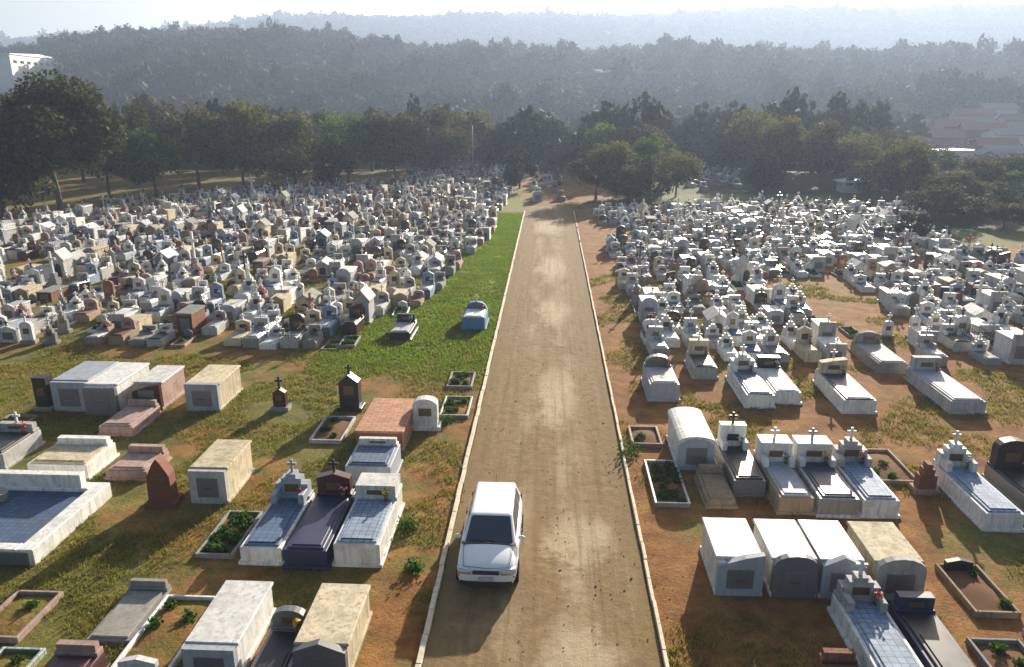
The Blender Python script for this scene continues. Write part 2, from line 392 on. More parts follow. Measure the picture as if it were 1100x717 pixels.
# cross path at the far end of the road
b = MB(); vs = []
for i in range(27):
    x = -13+i; yc = 92.5+.6*math.sin(i*.7); vs += [(x, yc-1.6, .02), (x, yc+2.0+.3*math.sin(i), .02)]
b.add(vs, [(2*i, 2*i+2, 2*i+3, 2*i+1) for i in range(26)]); o = b.obj('path', 'road'); tag(o, kind='structure')
for sx in (-1, 1):
    b = MB(); y = 6.0
    while y < 91:
        l = 1.0*random.uniform(.9, 1.1); skip = random.random() < .012
        if sx > 0 and y > 60 and random.random() < .08: skip = True
        if not skip:
            off = random.uniform(-.012, .012); h = random.uniform(.10, .125); w = .07 if sx < 0 else .05
            b.box(sx*(2.96)+off-w, sx*2.96+off+w, y+.004, y+l-.004, -.06, h, .012)
        y += l
    o = b.obj('kerb', 'kerb_paint'); tag(o, kind='structure')

# ------------------------------------------------------------------ graves
def head_profile(style, w, h):
    a = w/2
    if style == 'rect': return [(-a, 0), (a, 0), (a, h), (-a, h)]
    if style == 'gable': return [(-a, 0), (a, 0), (a, h*.78), (0, h), (-a, h*.78)]
    if style == 'arch':
        return [(-a, 0), (a, 0)]+[(a*math.cos(t), h-a*.55+a*.55*math.sin(t)) for t in np.linspace(0, math.pi, 9)]
    if style == 'step':
        return [(-a, 0), (a, 0), (a, h*.55), (a*.62, h*.55), (a*.62, h*.8), (a*.3, h*.8), (a*.3, h), (-a*.3, h), (-a*.3, h*.8), (-a*.62, h*.8), (-a*.62, h*.55), (-a, h*.55)]
    if style == 'slant': return [(-a, 0), (a, 0), (a, h), (a*.2, h*.92), (-a, h*.72)]
    if style == 'point': return [(-a, 0), (a, 0), (a*.9, h*.6), (a*.3, h*.9), (0, h), (-a*.3, h*.9), (-a*.9, h*.6)]
def cross_profile(cx, z0, h, w, t):
    a = t/2; zc = z0+h*.66
    return [(cx-a, z0), (cx+a, z0), (cx+a, zc-a), (cx+w/2, zc-a), (cx+w/2, zc+a), (cx+a, zc+a), (cx+a, z0+h), (cx-a, z0+h), (cx-a, zc+a), (cx-w/2, zc+a), (cx-w/2, zc-a), (cx-a, zc-a)]
def kid(parent, o): KIDS.setdefault(parent.name, []).append(o); return o
def slab_tomb(x, y, w, l, h, base='grey_plaster', slab='blue_grey', head='white_plaster', hh=1.3, style='step', hd=.34, cross='white_plaster', rz=0, vase=True, flank=None, plaque='bronze', hw=None, step=True):
    """low tomb: plinth, cover slab, headstone at the far end; (x,y) = middle of the near edge"""
    t = empty('slab_tomb', x, y, 0, rz); k = lambda o: kid(t, o)
    b = MB()
    if step: b.box(-w/2-.07, w/2+.07, -.07, l+.05, -.15, .10, .02)
    b.box(-w/2, w/2, 0, l, -.15 if not step else .08, h, .018)
    k(b.obj('plinth', base, t))
    b = MB(); b.box(-w/2+.10, w/2-.10, .09, l-hd-.12, h-.03, h+.055, .022)
    if h > .3: b.box(-w/2+.2, w/2-.2, .2, l-hd-.9, h+.05, h+.085, .015)
    k(b.obj('cover_slab', slab, t))
    hw = hw or w*.86
    b = MB(); b.box(-hw/2-.05, hw/2+.05, l-hd-.05, l+.02, h-.04, h+.10, .015)
    b.prism([(px_, pz+h+.08) for px_, pz in head_profile(style, hw, max(.2, hh-h-.08))], l-hd, l-.03)
    if flank:
        for s in (-1, 1): b.box(s*(hw/2-.09)-.09, s*(hw/2-.09)+.09, l-hd-.5, l-hd+.02, h+.02, h+(hh-h)*.45, .02)
    hs = k(b.obj('headstone', head, t))
    if cross:
        b = MB(); ym = l-hd*.5; b.prism(cross_profile(0, hh-.02, .46, .30, .075), ym-.04, ym+.04); kid(hs, b.obj('cross', cross, hs))
    if plaque:
        b = MB(); ph = (hh-h)*.45; z0 = h+.08+(hh-h)*.18; b.box(-hw*.22, hw*.22, l-hd-.022, l-hd+.01, z0, z0+ph*.7, .006); kid(hs, b.obj('plaque', plaque, hs))
    if vase:
        b = MB(); b.lathe([(.05, h+.05), (.075, h+.09), (.05, h+.16), (.08, h+.27), (.06, h+.27)], 10, w*.28, l-hd-.2); vs_ = k(b.obj('vase', 'bronze', t, True))
        b = MB(); fx, fy = w*.28, l-hd-.2; cen = [(fx+random.gauss(0, .055), fy+random.gauss(0, .055), h+.33+abs(random.gauss(0, .08))) for _ in range(26)]
        b.mi = 0; b.quads(cen[:17], [random.uniform(.05, .09) for _ in cen], .6, .8); b.mi = 1; b.quads(cen[17:], [.06]*9, .2, .8); b.mi = 0
        kid(vs_, b.raw('flowers', [random.choice(['petal_red', 'petal_yellow', 'petal_pink', 'petal_white']), 'plant_leaf'], vs_))
    return t
def burial_vault(x, y, w, l, h, body='grey_plaster', lid='white_plaster', stele=None, sh=1.35, style='arch', rz=0, panel='grey_granite', cross=None, rounded=False):
    t = empty('burial_vault', x, y, 0, rz); k = lambda o: kid(t, o)
    b = MB(); b.box(-w/2-.05, w/2+.05, -.05, l+.05, -.15, .12, .02); b.box(-w/2, w/2, 0, l, .10, h, .02); k(b.obj('body', body, t))
    b = MB()
    if rounded:
        pr = [(-w/2-.05, h-.02), (w/2+.05, h-.02)]+[((w/2+.05)*math.cos(q), h+.02+.22*math.sin(q)) for q in np.linspace(0, math.pi, 11)]
        b.prism(pr, -.05, l+.05)
    else: b.box(-w/2-.05, w/2+.05, -.05 if not stele else .16, l+.05, h-.01, h+.085, .022)
    k(b.obj('lid', lid, t))
    if stele:
        b = MB(); b.prism(head_profile(style, w+.04, sh), -.06, .14); hs = k(b.obj('stele', stele, t))
        if cross:
            b = MB(); b.prism(cross_profile(0, sh-.03, .42, .27, .07), 0, .07); kid(hs, b.obj('cross', cross, hs))
    b = MB(); y0 = -.085 if stele else -.025
    b.box(-w*.30, w*.30, y0, .02, .24, h*.82, .012); pn = k(b.obj('panel', panel, t))
    b = MB(); b.tube([(-w*.12, y0-.03, h*.5), (w*.12, y0-.03, h*.5)], .016, 6)
    for s in (-1, 1): b.tube([(s*w*.1, y0-.03, h*.5), (s*w*.1, y0+.01, h*.5)], .012, 6)
    kid(pn, b.obj('handle', 'bronze', pn))
    return t
def grave_plot(x, y, w, l, frame='white_plaster', fill='soil', plants=0, head=None, hh=.6, rz=0, near_head=False, fh=.16, fw=.09):
    t = empty('grave_plot', x, y, 0, rz); k = lambda o: kid(t, o)
    b = MB()
    b.box(-w/2, -w/2+fw, 0, l, -.12, fh, .015); b.box(w/2-fw, w/2, 0, l, -.12, fh, .015)
    b.box(-w/2+fw, w/2-fw, 0, fw, -.12, fh, .015); b.box(-w/2+fw, w/2-fw, l-fw, l, -.12, fh, .015); k(b.obj('frame', frame, t))
    b = MB(); n = 9; vs = []
    for j in range(n):
        for i in range(6):
            u = i/5; v = j/(n-1); vs.append((-w/2+fw+(w-2*fw)*u, fw+(l-2*fw)*v, .05+.10*math.sin(math.pi*u)*math.sin(math.pi*v)+random.uniform(-.015, .015)))
    b.add(vs, [(j*6+i, j*6+i+1, (j+1)*6+i+1, (j+1)*6+i) for j in range(n-1) for i in range(5)]); k(b.obj('filling', fill, t, True))
    for _ in range(plants):
        b = MB(); r = random.uniform(.09, .15)
        cx = random.uniform(-w/2+.22, w/2-.22); cy = random.uniform(.25, l-.3)
        cen = [(max(-1.2*r, min(1.2*r, random.gauss(0, r*.6))), max(-1.2*r, min(1.2*r, random.gauss(0, r*.6))), .06+min(1.4*r, abs(random.gauss(0, r)))) for _ in range(95)]
        b.quads(cen, [random.uniform(.04, .085) for _ in cen], .2)
        o = b.raw('plant', 'plant_leaf', t); o.location = (cx, cy, 0); k(o)
    if head:
        b = MB(); yy = .02 if near_head else l-.2
        b.prism(head_profile('gable', w*.62, hh), yy, yy+.16); k(b.obj('headstone', head, t))
    return t
def headstone(x, y, w, h, mat_='grey_granite', style='arch', th=.28, cross=None, rz=0, base='concrete', ch=.55):
    t = empty('headstone', x, y, 0, rz); k = lambda o: kid(t, o)
    b = MB(); b.box(-w/2-.12, w/2+.12, -.12, th+.12, -.15, .18, .02); k(b.obj('base', base, t))
    b = MB(); b.prism([(a, z+.16) for a, z in head_profile(style, w, h-.16)], 0, th); s_ = k(b.obj('stone', mat_, t))
    if cross:
        b = MB(); b.prism(cross_profile(0, h-.03, ch, ch*.62, .09), th/2-.045, th/2+.045); kid(s_, b.obj('cross', cross, s_))
    b = MB(); b.box(-w*.26, w*.26, -.02, .01, .45*h, .7*h, .006); kid(s_, b.obj('plaque', 'bronze', s_))
    return t
def chapel(x, y, w, l, h, wall='white_plaster', roof='roof_tile', rz=0):
    t = empty('grave_chapel', x, y, 0, rz); k = lambda o: kid(t, o)
    b = MB(); b.box(-w/2-.12, w/2+.12, -.2, l+.12, -.15, .14, .02); b.prism([(-w/2, .13), (w/2, .13), (w/2, h), (0, h+w*.34), (-w/2, h)], 0, l); k(b.obj('wall', wall, t))
    b = MB()
    for s_ in (-1, 1): b.prism([(0, h+w*.34+.03), (s_*(w/2+.13), h-.06), (s_*(w/2+.13), h+.02), (0, h+w*.34+.12)], -.1, l+.1)
    rf_ = k(b.obj('roof', roof, t))
    b = MB(); b.prism(cross_profile(0, h+w*.34+.08, .5, .32, .08), -.05, .03); kid(rf_, b.obj('cross', 'white_plaster', rf_))
    b = MB(); b.prism([(-.28, .15), (.28, .15), (.28, h*.66), (.16, h*.78), (0, h*.82), (-.16, h*.78), (-.28, h*.66)], -.03, .02); dr = k(b.obj('door', 'black_plastic', t))
    return t
def cross_monument(x, y, h, mat_='white_plaster', rz=0):
    t = empty('cross_monument', x, y, 0, rz); k = lambda o: kid(t, o)
    b = MB(); b.box(-.55, .55, 0, 1.1, -.15, .22, .02); b.box(-.38, .38, .17, .93, .21, .5, .02); b.box(-.24, .24, .31, .79, .49, .85, .02); k(b.obj('base', 'concrete', t))
    b = MB(); b.prism(cross_profile(0, .84, h-.84, (h-.84)*.6, .17), .46, .64); k(b.obj('cross', mat_, t))
    return t
def railed(t, w, l, h):
    b = MB()
    for s_ in (-1, 1):
        for z_ in (h+.12, h+.42): b.tube([(s_*w/2, .06, z_), (s_*w/2, l*.8, z_)], .018, 5)
        for i in range(9): b.tube([(s_*w/2, .06+i*l*.8/8.2, h-.02), (s_*w/2, .06+i*l*.8/8.2, h+.5)], .014, 5)
    for z_ in (h+.12, h+.42): b.tube([(-w/2, .06, z_), (w/2, .06, z_)], .018, 5)
    for i in range(1, 6): b.tube([(-w/2+w*i/6, .06, h-.02), (-w/2+w*i/6, .06, h+.5)], .014, 5)
    kid(t, b.obj('railing', 'cross_iron', t)); return t
def mid(x0, x1): return (x0+x1)/2, x1-x0

# ---- near graves, left of the road
t = empty('slab_tomb', -17.15, 18.4); b = MB()      # wide family tomb: raised border round a sunken tiled top
for q in ((-2.35, -1.85, 0, 4.1), (1.85, 2.35, 0, 4.1), (-1.85, 1.85, 0, .38), (-1.85, 1.85, 3.6, 4.1)): b.box(*q, -.15, .52, .03)
kid(t, b.obj('border', 'white_plaster', t))
b = MB(); b.box(-1.86, 1.86, .36, 3.62, -.1, .40, .01); kid(t, b.obj('cover_slab', 'blue_tile', t))
b = MB(); b.box(-2.2, 2.2, -.05, .05, .02, .44, .015); kid(t, b.obj('front_shade', 'grey_granite', t))  # dark panel added to paint shade on the white border's front
b = MB(); b.box(-1.8, 1.6, 3.66, 3.98, .50, .98, .02); kid(t, b.obj('headstone', 'white_plaster', t))
b = MB(); b.lathe([(.10, .38), (.16, .48), (.13, .60), (.2, .7), (.17, .7)], 14, -.6, 2.9); kid(t, b.obj('vase', 'concrete', t, True))
tag(t, 'wide white bordered tomb with deep blue tiled top at the left edge', 'tomb')
t = slab_tomb(-17.4, 23.6, 2.2, 1.9, .55, 'white_plaster', 'cream_plaster', 'white_plaster', .75, 'rect', .3, None, 0, False, None, None)
tag(t, 'low white slab tomb directly behind the wide blue tiled tomb', 'tomb')
t = slab_tomb(-14.9, 23.6, 1.5, 1.7, .35, 'pink_plaster', 'pink_plaster', 'pink_plaster', .5, 'rect', .25, None, 0, False, None, None)
tag(t, 'low pink slab tomb behind the right corner of the blue tiled tomb', 'tomb')
t = slab_tomb(-20.6, 24.2, 1.6, 2.2, .6, 'grey_plaster', 'dark_granite', 'grey_plaster', .95, 'rect', .3)
tag(t, 'dark topped grey tomb at left edge beyond the wide blue tiled tomb', 'tomb')
t = headstone(-12.75, 21.85, .80, 1.75, 'rust_stone', 'point', .5, None, .12, 'rust_stone')
tag(t, 'rust red pointed monument standing alone right of the blue tiled tomb', 'headstone')
x, w = mid(-11.85, -10.65); t = burial_vault(x, 22.2, w, 2.3, 1.15, 'cream_plaster', 'cream_plaster', 'grey_plaster', 1.2, 'rect')  # grey stele puts the front's shade into its colour
tag(t, 'cream box vault with grey shade-tinted front, right of the rust red pointed monument', 'burial vault')
t = grave_plot(-9.75, 19.0, 1.15, 2.5, 'concrete', 'soil', 26); tag(t, 'planted plot full of dark green leaves left of three blue tombs', 'grave plot')
x, w = mid(-8.85, -7.62); t = slab_tomb(x, 18.8, w, 3.3, .55, 'white_plaster', 'blue_tile', 'blue_grey', 1.4, 'step', .4, 'blue_grey', 0, True, 'y')
tag(t, 'blue slab tomb with white sides and cross, leftmost of three joined tombs', 'tomb')
x, w = mid(-7.5, -6.25); t = slab_tomb(x, 18.65, w, 3.5, .6, 'navy_granite', 'navy_granite', 'maroon_granite', 1.4, 'gable', .35, 'cross_iron')
tag(t, 'polished navy granite tomb with dark gabled headstone between two paler tombs', 'tomb')
x, w = mid(-6.1, -4.75); t = slab_tomb(x, 18.85, w, 3.5, .72, 'white_plaster', 'pale_blue', 'white_plaster', 1.2, 'rect', .9, None, 0, True, None, 'bronze', w*.95)
tag(t, 'pale blue slab tomb with white sides and flat white headstone near left kerb', 'tomb')
x, w = mid(-7.0, -5.4); t = slab_tomb(x, 23.6, w, 1.9, .75, 'blue_grey', 'blue_tile', 'white_plaster', .95, 'rect', .22, None, 0, False)
tag(t, 'short blue grey tomb between the terracotta tomb and the pale blue slab', 'tomb')
x, w = mid(-7.3, -5.5); t = burial_vault(x, 26.4, w, 3.3, .75, 'terracotta', 'terracotta', None, 1, 'rect', 0, 'maroon_granite')
tag(t, 'large terracotta tiled vault beside the left kerb', 'burial vault')
t = headstone(-4.95, 28.4, 1.0, 1.35, 'white_plaster', 'arch', .45, None, 0, 'white_plaster'); tag(t, 'white arched headstone with dark plaque right of the terracotta vault', 'headstone')
t = headstone(-8.55, 30.2, .85, 1.65, 'dark_granite', 'gable', .5, 'dark_granite', 0, 'dark_granite', .45); tag(t, 'tall black granite headstone with cross left of the terracotta vault', 'headstone')
t = grave_plot(-8.7, 26.9, 1.3, 2.4, 'grey_plaster', 'soil', 6, None); tag(t, 'grey framed plot in shadow of the tall black granite headstone', 'grave plot')
t = headstone(-11.6, 30.1, .55, 1.0, 'maroon_granite', 'gable', .3, 'cross_iron'); tag(t, 'small dark headstone with iron cross on open grass left of the black headstone', 'headstone')
x, w = mid(-15.6, -14.2); t = burial_vault(x, 29.9, w, 2.5, 1.15, 'cream_plaster', 'cream_plaster', 'blue_grey', 1.25, 'rect')  # blue grey on the front paints its shaded side
tag(t, 'cream topped box vault alone on grass with blue grey shade-tinted front', 'burial vault')
X0 = P(62, 440)[0]
t = burial_vault(-20.6, 29.6, 1.5, 2.6, 1.3, 'blue_grey', 'blue_grey', 'blue_grey', 1.35, 'rect'); tag(t, 'blue grey box vault at the left of a white topped cluster', 'burial vault')
t = headstone(-21.9, 29.6, .6, 1.5, 'dark_granite', 'rect', .5); tag(t, 'narrow dark stone left of the blue grey box vault', 'headstone')
t = burial_vault(-19.0, 29.2, 1.35, 2.9, 1.3, 'white_plaster', 'white_plaster', 'grey_granite', 1.25, 'rect'); tag(t, 'white topped vault with dark grey shade-tinted front, in the middle of the left cluster', 'burial vault')  # darker front colour stands for the shade under the lit top
t = burial_vault(-17.35, 29.9, 1.2, 2.3, 1.15, 'pink_plaster', 'white_plaster', 'maroon_granite', 1.2, 'slant'); tag(t, 'pinkish vault with white top and maroon front, rightmost of the left cluster', 'burial vault')
t = slab_tomb(-17.3, 27.2, 1.4, 2.3, .4, 'pink_plaster', 'pink_plaster', 'pink_plaster', .5, 'rect', .2, None, 0, False, None, None); tag(t, 'low pink slab tomb in front of the white topped left cluster', 'tomb')
t = grave_plot(-22.2, 26.6, 1.3, 2.2, 'tan_plaster', 'soil', 4); tag(t, 'tan framed earth plot at the left edge before the cluster of vaults', 'grave plot')
x, w = mid(-8.3, -7.12); t = burial_vault(x, 14.2, w, 2.5, .84, 'white_plaster', 'white_plaster', 'blue_grey', .90, 'rect')  # front given the blue grey of shade, top and sides white
tag(t, 'tall white box vault with grey shade-tinted front in the nearest left row', 'burial vault')
x, w = mid(-5.75, -4.55); t = burial_vault(x, 14.3, w, 2.4, .84, 'cream_plaster', 'cream_plaster', 'grey_granite', 1.08, 'gable')  # dark stele colour includes the shade on this front
tag(t, 'cream box vault with dark shade-tinted gabled front, nearest to the left kerb', 'burial vault')
t = slab_tomb(-6.3, 13.6, .95, 2.2, .4, 'grey_plaster', 'dark_granite', 'grey_granite', .95, 'arch', .25, None); tag(t, 'low dark slab tomb, partly painted shadow, squeezed between white and cream box vaults', 'tomb')  # dark colours partly stand for the cream vault's shadow in this gap
t = grave_plot(-9.5, 14.2, 1.45, 2.9, 'white_plaster', 'ground', 3, 'white_plaster', .5, 0, True); tag(t, 'grassy plot with thin white frame left of the tall white box vault', 'grave plot')
t = slab_tomb(-10.95, 12.9, 1.1, 1.6, .5, 'maroon_granite', 'maroon_granite', 'pink_plaster', .62, 'rect', .2, None, 0, False, None, None); tag(t, 'dark maroon block tomb at the bottom edge on the left', 'tomb')
t = slab_tomb(-10.85, 15.3, 1.15, 2.2, .09, 'concrete', 'concrete', 'concrete', .2, 'rect', .15, None, 0, False, None, None, None, False); tag(t, 'flat grey concrete slab lying in grass behind the maroon block tomb', 'tomb')
t = grave_plot(-13.75, 15.2, 1.3, 1.9, 'pink_plaster', 'ground', 1); tag(t, 'pinkish framed grassy plot at the left edge before the blue tiled tomb', 'grave plot')
t = grave_plot(-12.7, 13.4, 1.1, 1.5, 'green_tile', 'ground', 1); tag(t, 'pale green framed plot in the bottom left corner', 'grave plot')
t = grave_plot(-3.95, 29.6, 1.25, 2.2, 'green_tile', 'ground', 10); tag(t, 'green framed grassy plot against the left kerb past the white arched headstone', 'grave plot')
t = grave_plot(-4.1, 33.0, 1.2, 2.0, 'concrete', 'soil', 8); tag(t, 'grey framed plot against left kerb just before the bright grass strip', 'grave plot')
# ---- near graves, right of the road
x, w = mid(4.85, 6.1); t = burial_vault(x, 25.4, w, 2.7, 1.1, 'white_plaster', 'white_plaster', 'blue_grey', 1.25, 'arch', 0, 'grey_granite', None, True)  # bluish front colour is painted shade below the lit lid
tag(t, 'white vault with rounded top and pale shade-tinted arched front near the right kerb', 'burial vault')
t = grave_plot(4.25, 22.65, 1.2, 3.2, 'white_tile', 'ground', 24, None); tag(t, 'white framed plot with green plants against the right kerb', 'grave plot')
t = grave_plot(3.95, 27.2, 1.2, 1.7, 'pink_plaster', 'soil', 2); tag(t, 'pinkish framed bare earth plot against the right kerb', 'grave plot')
t = slab_tomb(5.85, 22.7, .95, 2.1, .28, 'tan_plaster', 'tan_plaster', 'tan_plaster', .5, 'rect', .2, None, 0, False, None, None); tag(t, 'low tan slab tomb between the planted white plot and a black tomb', 'tomb')
x, w = mid(6.4, 7.5); t = slab_tomb(x, 23.5, w, 3.1, .6, 'grey_granite', 'dark_granite', 'white_plaster', 1.45, 'rect', .4, 'cross_iron', 0, True, 'y', 'dark_granite')
tag(t, 'black slab tomb with white headstone and dark iron cross', 'tomb')
x, w = mid(7.62, 8.75); t = slab_tomb(x, 22.4, w, 3.3, .6, 'tan_plaster', 'blue_grey', 'white_plaster', 1.35, 'rect', .75, 'white_plaster', 0, True, 'y', 'bronze', w*.96)
tag(t, 'grey blue slab tomb with tan front, left of the navy slab tomb', 'tomb')
x, w = mid(8.88, 10.15); t = slab_tomb(x, 22.3, w, 3.4, .65, 'white_tile', 'navy_granite', 'white_plaster', 1.35, 'rect', .75, 'blue_grey', 0, True, 'y', 'bronze', w*.96)
tag(t, 'navy slab tomb with white tiled sides and gabled white headstone, right of road', 'tomb')
x, w = mid(10.3, 11.45); t = slab_tomb(x, 22.35, w, 3.2, .6, 'white_plaster', 'pale_blue', 'grey_plaster', 1.4, 'step', .45, 'white_plaster', 0, True, 'y', 'bronze', w*.96)
tag(t, 'pale blue slab tomb with white side, right of the navy slab tomb', 'tomb')
t = grave_plot(12.4, 24.6, 1.5, 2.6, 'tan_plaster', 'soil', 3); tag(t, 'tan framed earth plot right of the pale blue slab tomb', 'grave plot')
t = headstone(13.1, 24.0, .6, 1.1, 'rust_stone', 'step', .35, None, 0, 'tan_plaster'); tag(t, 'small rust brown stepped headstone beside the tan framed plot', 'headstone')
x, w = mid(13.8, 15.0); t = slab_tomb(x, 21.7, w, 3.6, .6, 'white_plaster', 'pale_blue', 'white_plaster', 1.45, 'step', .4, 'white_plaster', 0, True, 'y')
tag(t, 'white tomb with pale blue slab and tall stepped headstone near the right edge', 'tomb')
t = slab_tomb(16.4, 22.4, 1.3, 3.0, .5, 'grey_granite', 'dark_granite', 'dark_granite', 1.6, 'arch', .4, None); tag(t, 'dark granite tomb with tall arched headstone at the right edge', 'tomb')
for (a, c, sty, lid, st, lab) in [(4.72, 5.92, 'slant', 'white_plaster', 'blue_grey', 'white topped vault with slanted shade-tinted front, leftmost of four in the nearest right row'),  # stele colours of this row carry the shade on their fronts
        (6.22, 7.36, 'arch', 'white_plaster', 'grey_granite', 'white topped vault with dark shade-tinted arched front, second of four in the nearest right row'),
        (7.52, 8.62, 'gable', 'white_tile', 'blue_grey', 'white tiled vault with gabled front, third of four in the nearest right row'),
        (8.95, 10.2, 'arch', 'cream_plaster', 'grey_plaster', 'cream topped vault with grey shade-tinted arched front, rightmost of four in the nearest right row')]:
    x, w = mid(a, c); t = burial_vault(x, 18.05, w, 2.15, 1.0, lid if lid != 'white_tile' else 'white_plaster', lid, st, 1.28, sty); tag(t, lab, 'burial vault')
x, w = mid(7.6, 8.75); t = slab_tomb(x, 13.2, w, 4.3, .55, 'white_plaster', 'pale_blue', 'grey_plaster', 1.25, 'step', .35, 'white_plaster', 0, True, 'y')
tag(t, 'long blue slab tomb with white side and cross at the bottom edge', 'tomb')
x, w = mid(8.98, 10.0); t = slab_tomb(x, 13.0, w, 4.2, .45, 'navy_granite', 'dark_granite', 'navy_granite', .9, 'rect', .3, None, 0, False); tag(t, 'long black granite tomb right of the blue slab at bottom edge', 'tomb')
t = slab_tomb(7.0, 13.4, .85, 2.0, .25, 'raw_brick', 'rust_stone', 'raw_brick', .4, 'rect', .2, None, 0, False, None, None); tag(t, 'low brick red slab tomb in shadow before the nearest right vaults', 'tomb')
t = grave_plot(11.2, 13.4, 1.3, 3.0, 'concrete', 'soil', 5); tag(t, 'grey framed earth plot right of the long black granite tomb', 'grave plot')
t = grave_plot(12.75, 14.0, 1.2, 2.8, 'grey_plaster', 'soil', 3, 'concrete', .45); tag(t, 'grey framed plot with small headstone, second right of the black granite tomb', 'grave plot')
t = grave_plot(11.9, 17.4, 1.2, 2.2, 'tan_plaster', 'soil', 2, 'dark_granite', .4); tag(t, 'tan framed earth plot with dark headstone right of the cream topped vault', 'grave plot')
t = grave_plot(14.2, 16.6, 1.3, 2.4, 'pink_plaster', 'soil', 2); tag(t, 'pink framed plot on bare red earth at the right edge', 'grave plot')
t = slab_tomb(14.1, 13.4, 1.1, 2.4, .3, 'concrete', 'dark_granite', 'concrete', .55, 'rect', .2, None, 0, False, None, None); tag(t, 'low dark slab tomb in the bottom right corner', 'tomb')
# ---- the row further back on the right
x, w = mid(4.6, 5.95); t = slab_tomb(x, 32.0, w, 2.7, .8, 'blue_grey', 'grey_plaster', 'grey_granite', 1.35, 'arch', .4, None); tag(t, 'grey tomb with arched headstone, nearest the right kerb in the second row', 'tomb')
t = slab_tomb(7.7, 35.0, 1.15, 2.4, .55, 'grey_plaster', 'dark_granite', 'cream_plaster', 1.3, 'rect', .4, 'white_plaster'); tag(t, 'dark slab tomb with cream headstone right of the grey arched tomb', 'tomb')
x, w = mid(8.75, 10.0); t = slab_tomb(x, 31.4, w, 3.8, .6, 'white_plaster', 'blue_tile', 'white_plaster', 1.35, 'step', .5, 'white_plaster', 0, True, 'y'); tag(t, 'blue slab tomb with stepped white headstone in the second right row', 'tomb')
x, w = mid(10.1, 11.3); t = slab_tomb(x, 31.9, w, 3.6, .55, 'white_plaster', 'white_plaster', 'dark_granite', 1.1, 'rect', .4, None); tag(t, 'white slab tomb with dark headstone beside the blue slab second row tomb', 'tomb')
x, w = mid(12.8, 14.2); t = slab_tomb(x, 31.0, w, 3.8, .6, 'white_plaster', 'navy_granite', 'cream_plaster', 1.3, 'slant', .45, 'white_plaster'); tag(t, 'navy slab tomb with cream slanted headstone in the second right row', 'tomb')
x, w = mid(17.4, 18.9); t = slab_tomb(x, 31.2, w, 4.3, .55, 'grey_plaster', 'blue_grey', 'grey_plaster', 1.2, 'rect', .35, None); tag(t, 'long dull grey tomb on bare ground toward the right edge', 'tomb')
t = slab_tomb(17.1, 36.2, 1.5, 3.6, .5, 'concrete', 'grey_plaster', 'concrete', 1.15, 'arch', .35, None); tag(t, 'weathered concrete tomb behind the long dull grey tomb', 'tomb')
t = slab_tomb(-4.35, 42.5, 1.35, 2.3, .75, 'bright_blue', 'white_plaster', 'bright_blue', 1.2, 'arch', .35, 'white_plaster'); tag(t, 'bright blue tomb on green grass against the left kerb', 'tomb')
t = slab_tomb(-8.3, 40.3, 1.2, 2.4, .45, 'dark_granite', 'grey_plaster', 'dark_granite', .95, 'rect', .3, None); tag(t, 'dark low tomb with pale slab on the bright green grass strip', 'tomb')
NEAR_XY = [(o.location.x, o.location.y) for o in C.objects if o.parent is None and o.get('category') in ('tomb', 'burial vault', 'grave plot', 'headstone')]

# ------------------------------------------------------------------ the two crowded fields
WORD = ['', 'first', 'second', 'third', 'fourth', 'fifth', 'sixth', 'seventh', 'eighth', 'ninth', 'tenth', 'eleventh', 'twelfth', 'thirteenth', 'fourteenth', 'fifteenth', 'sixteenth', 'seventeenth', 'eighteenth', 'nineteenth']
TENS = {2: ('twentieth', 'twenty'), 3: ('thirtieth', 'thirty'), 4: ('fortieth', 'forty'), 5: ('fiftieth', 'fifty'), 6: ('sixtieth', 'sixty')}
def ordn(n):
    if n < 20: return WORD[n]
    a, b_ = TENS[n//10]; return a if n % 10 == 0 else b_+'-'+WORD[n % 10]
PROTO = {'grave_chapel': [], 'cross_monument': [], 'slab_tomb': [], 'burial_vault': [], 'headstone': [], 'grave_plot': []}
CATS = {'grave_chapel': 'chapel tomb', 'cross_monument': 'cross', 'slab_tomb': 'tomb', 'burial_vault': 'burial vault', 'headstone': 'headstone', 'grave_plot': 'grave plot'}
Z_ = 0
def proto(kind, look, t, l, wt, side): PROTO[kind].append([t, look, l, wt, side])
q = 0
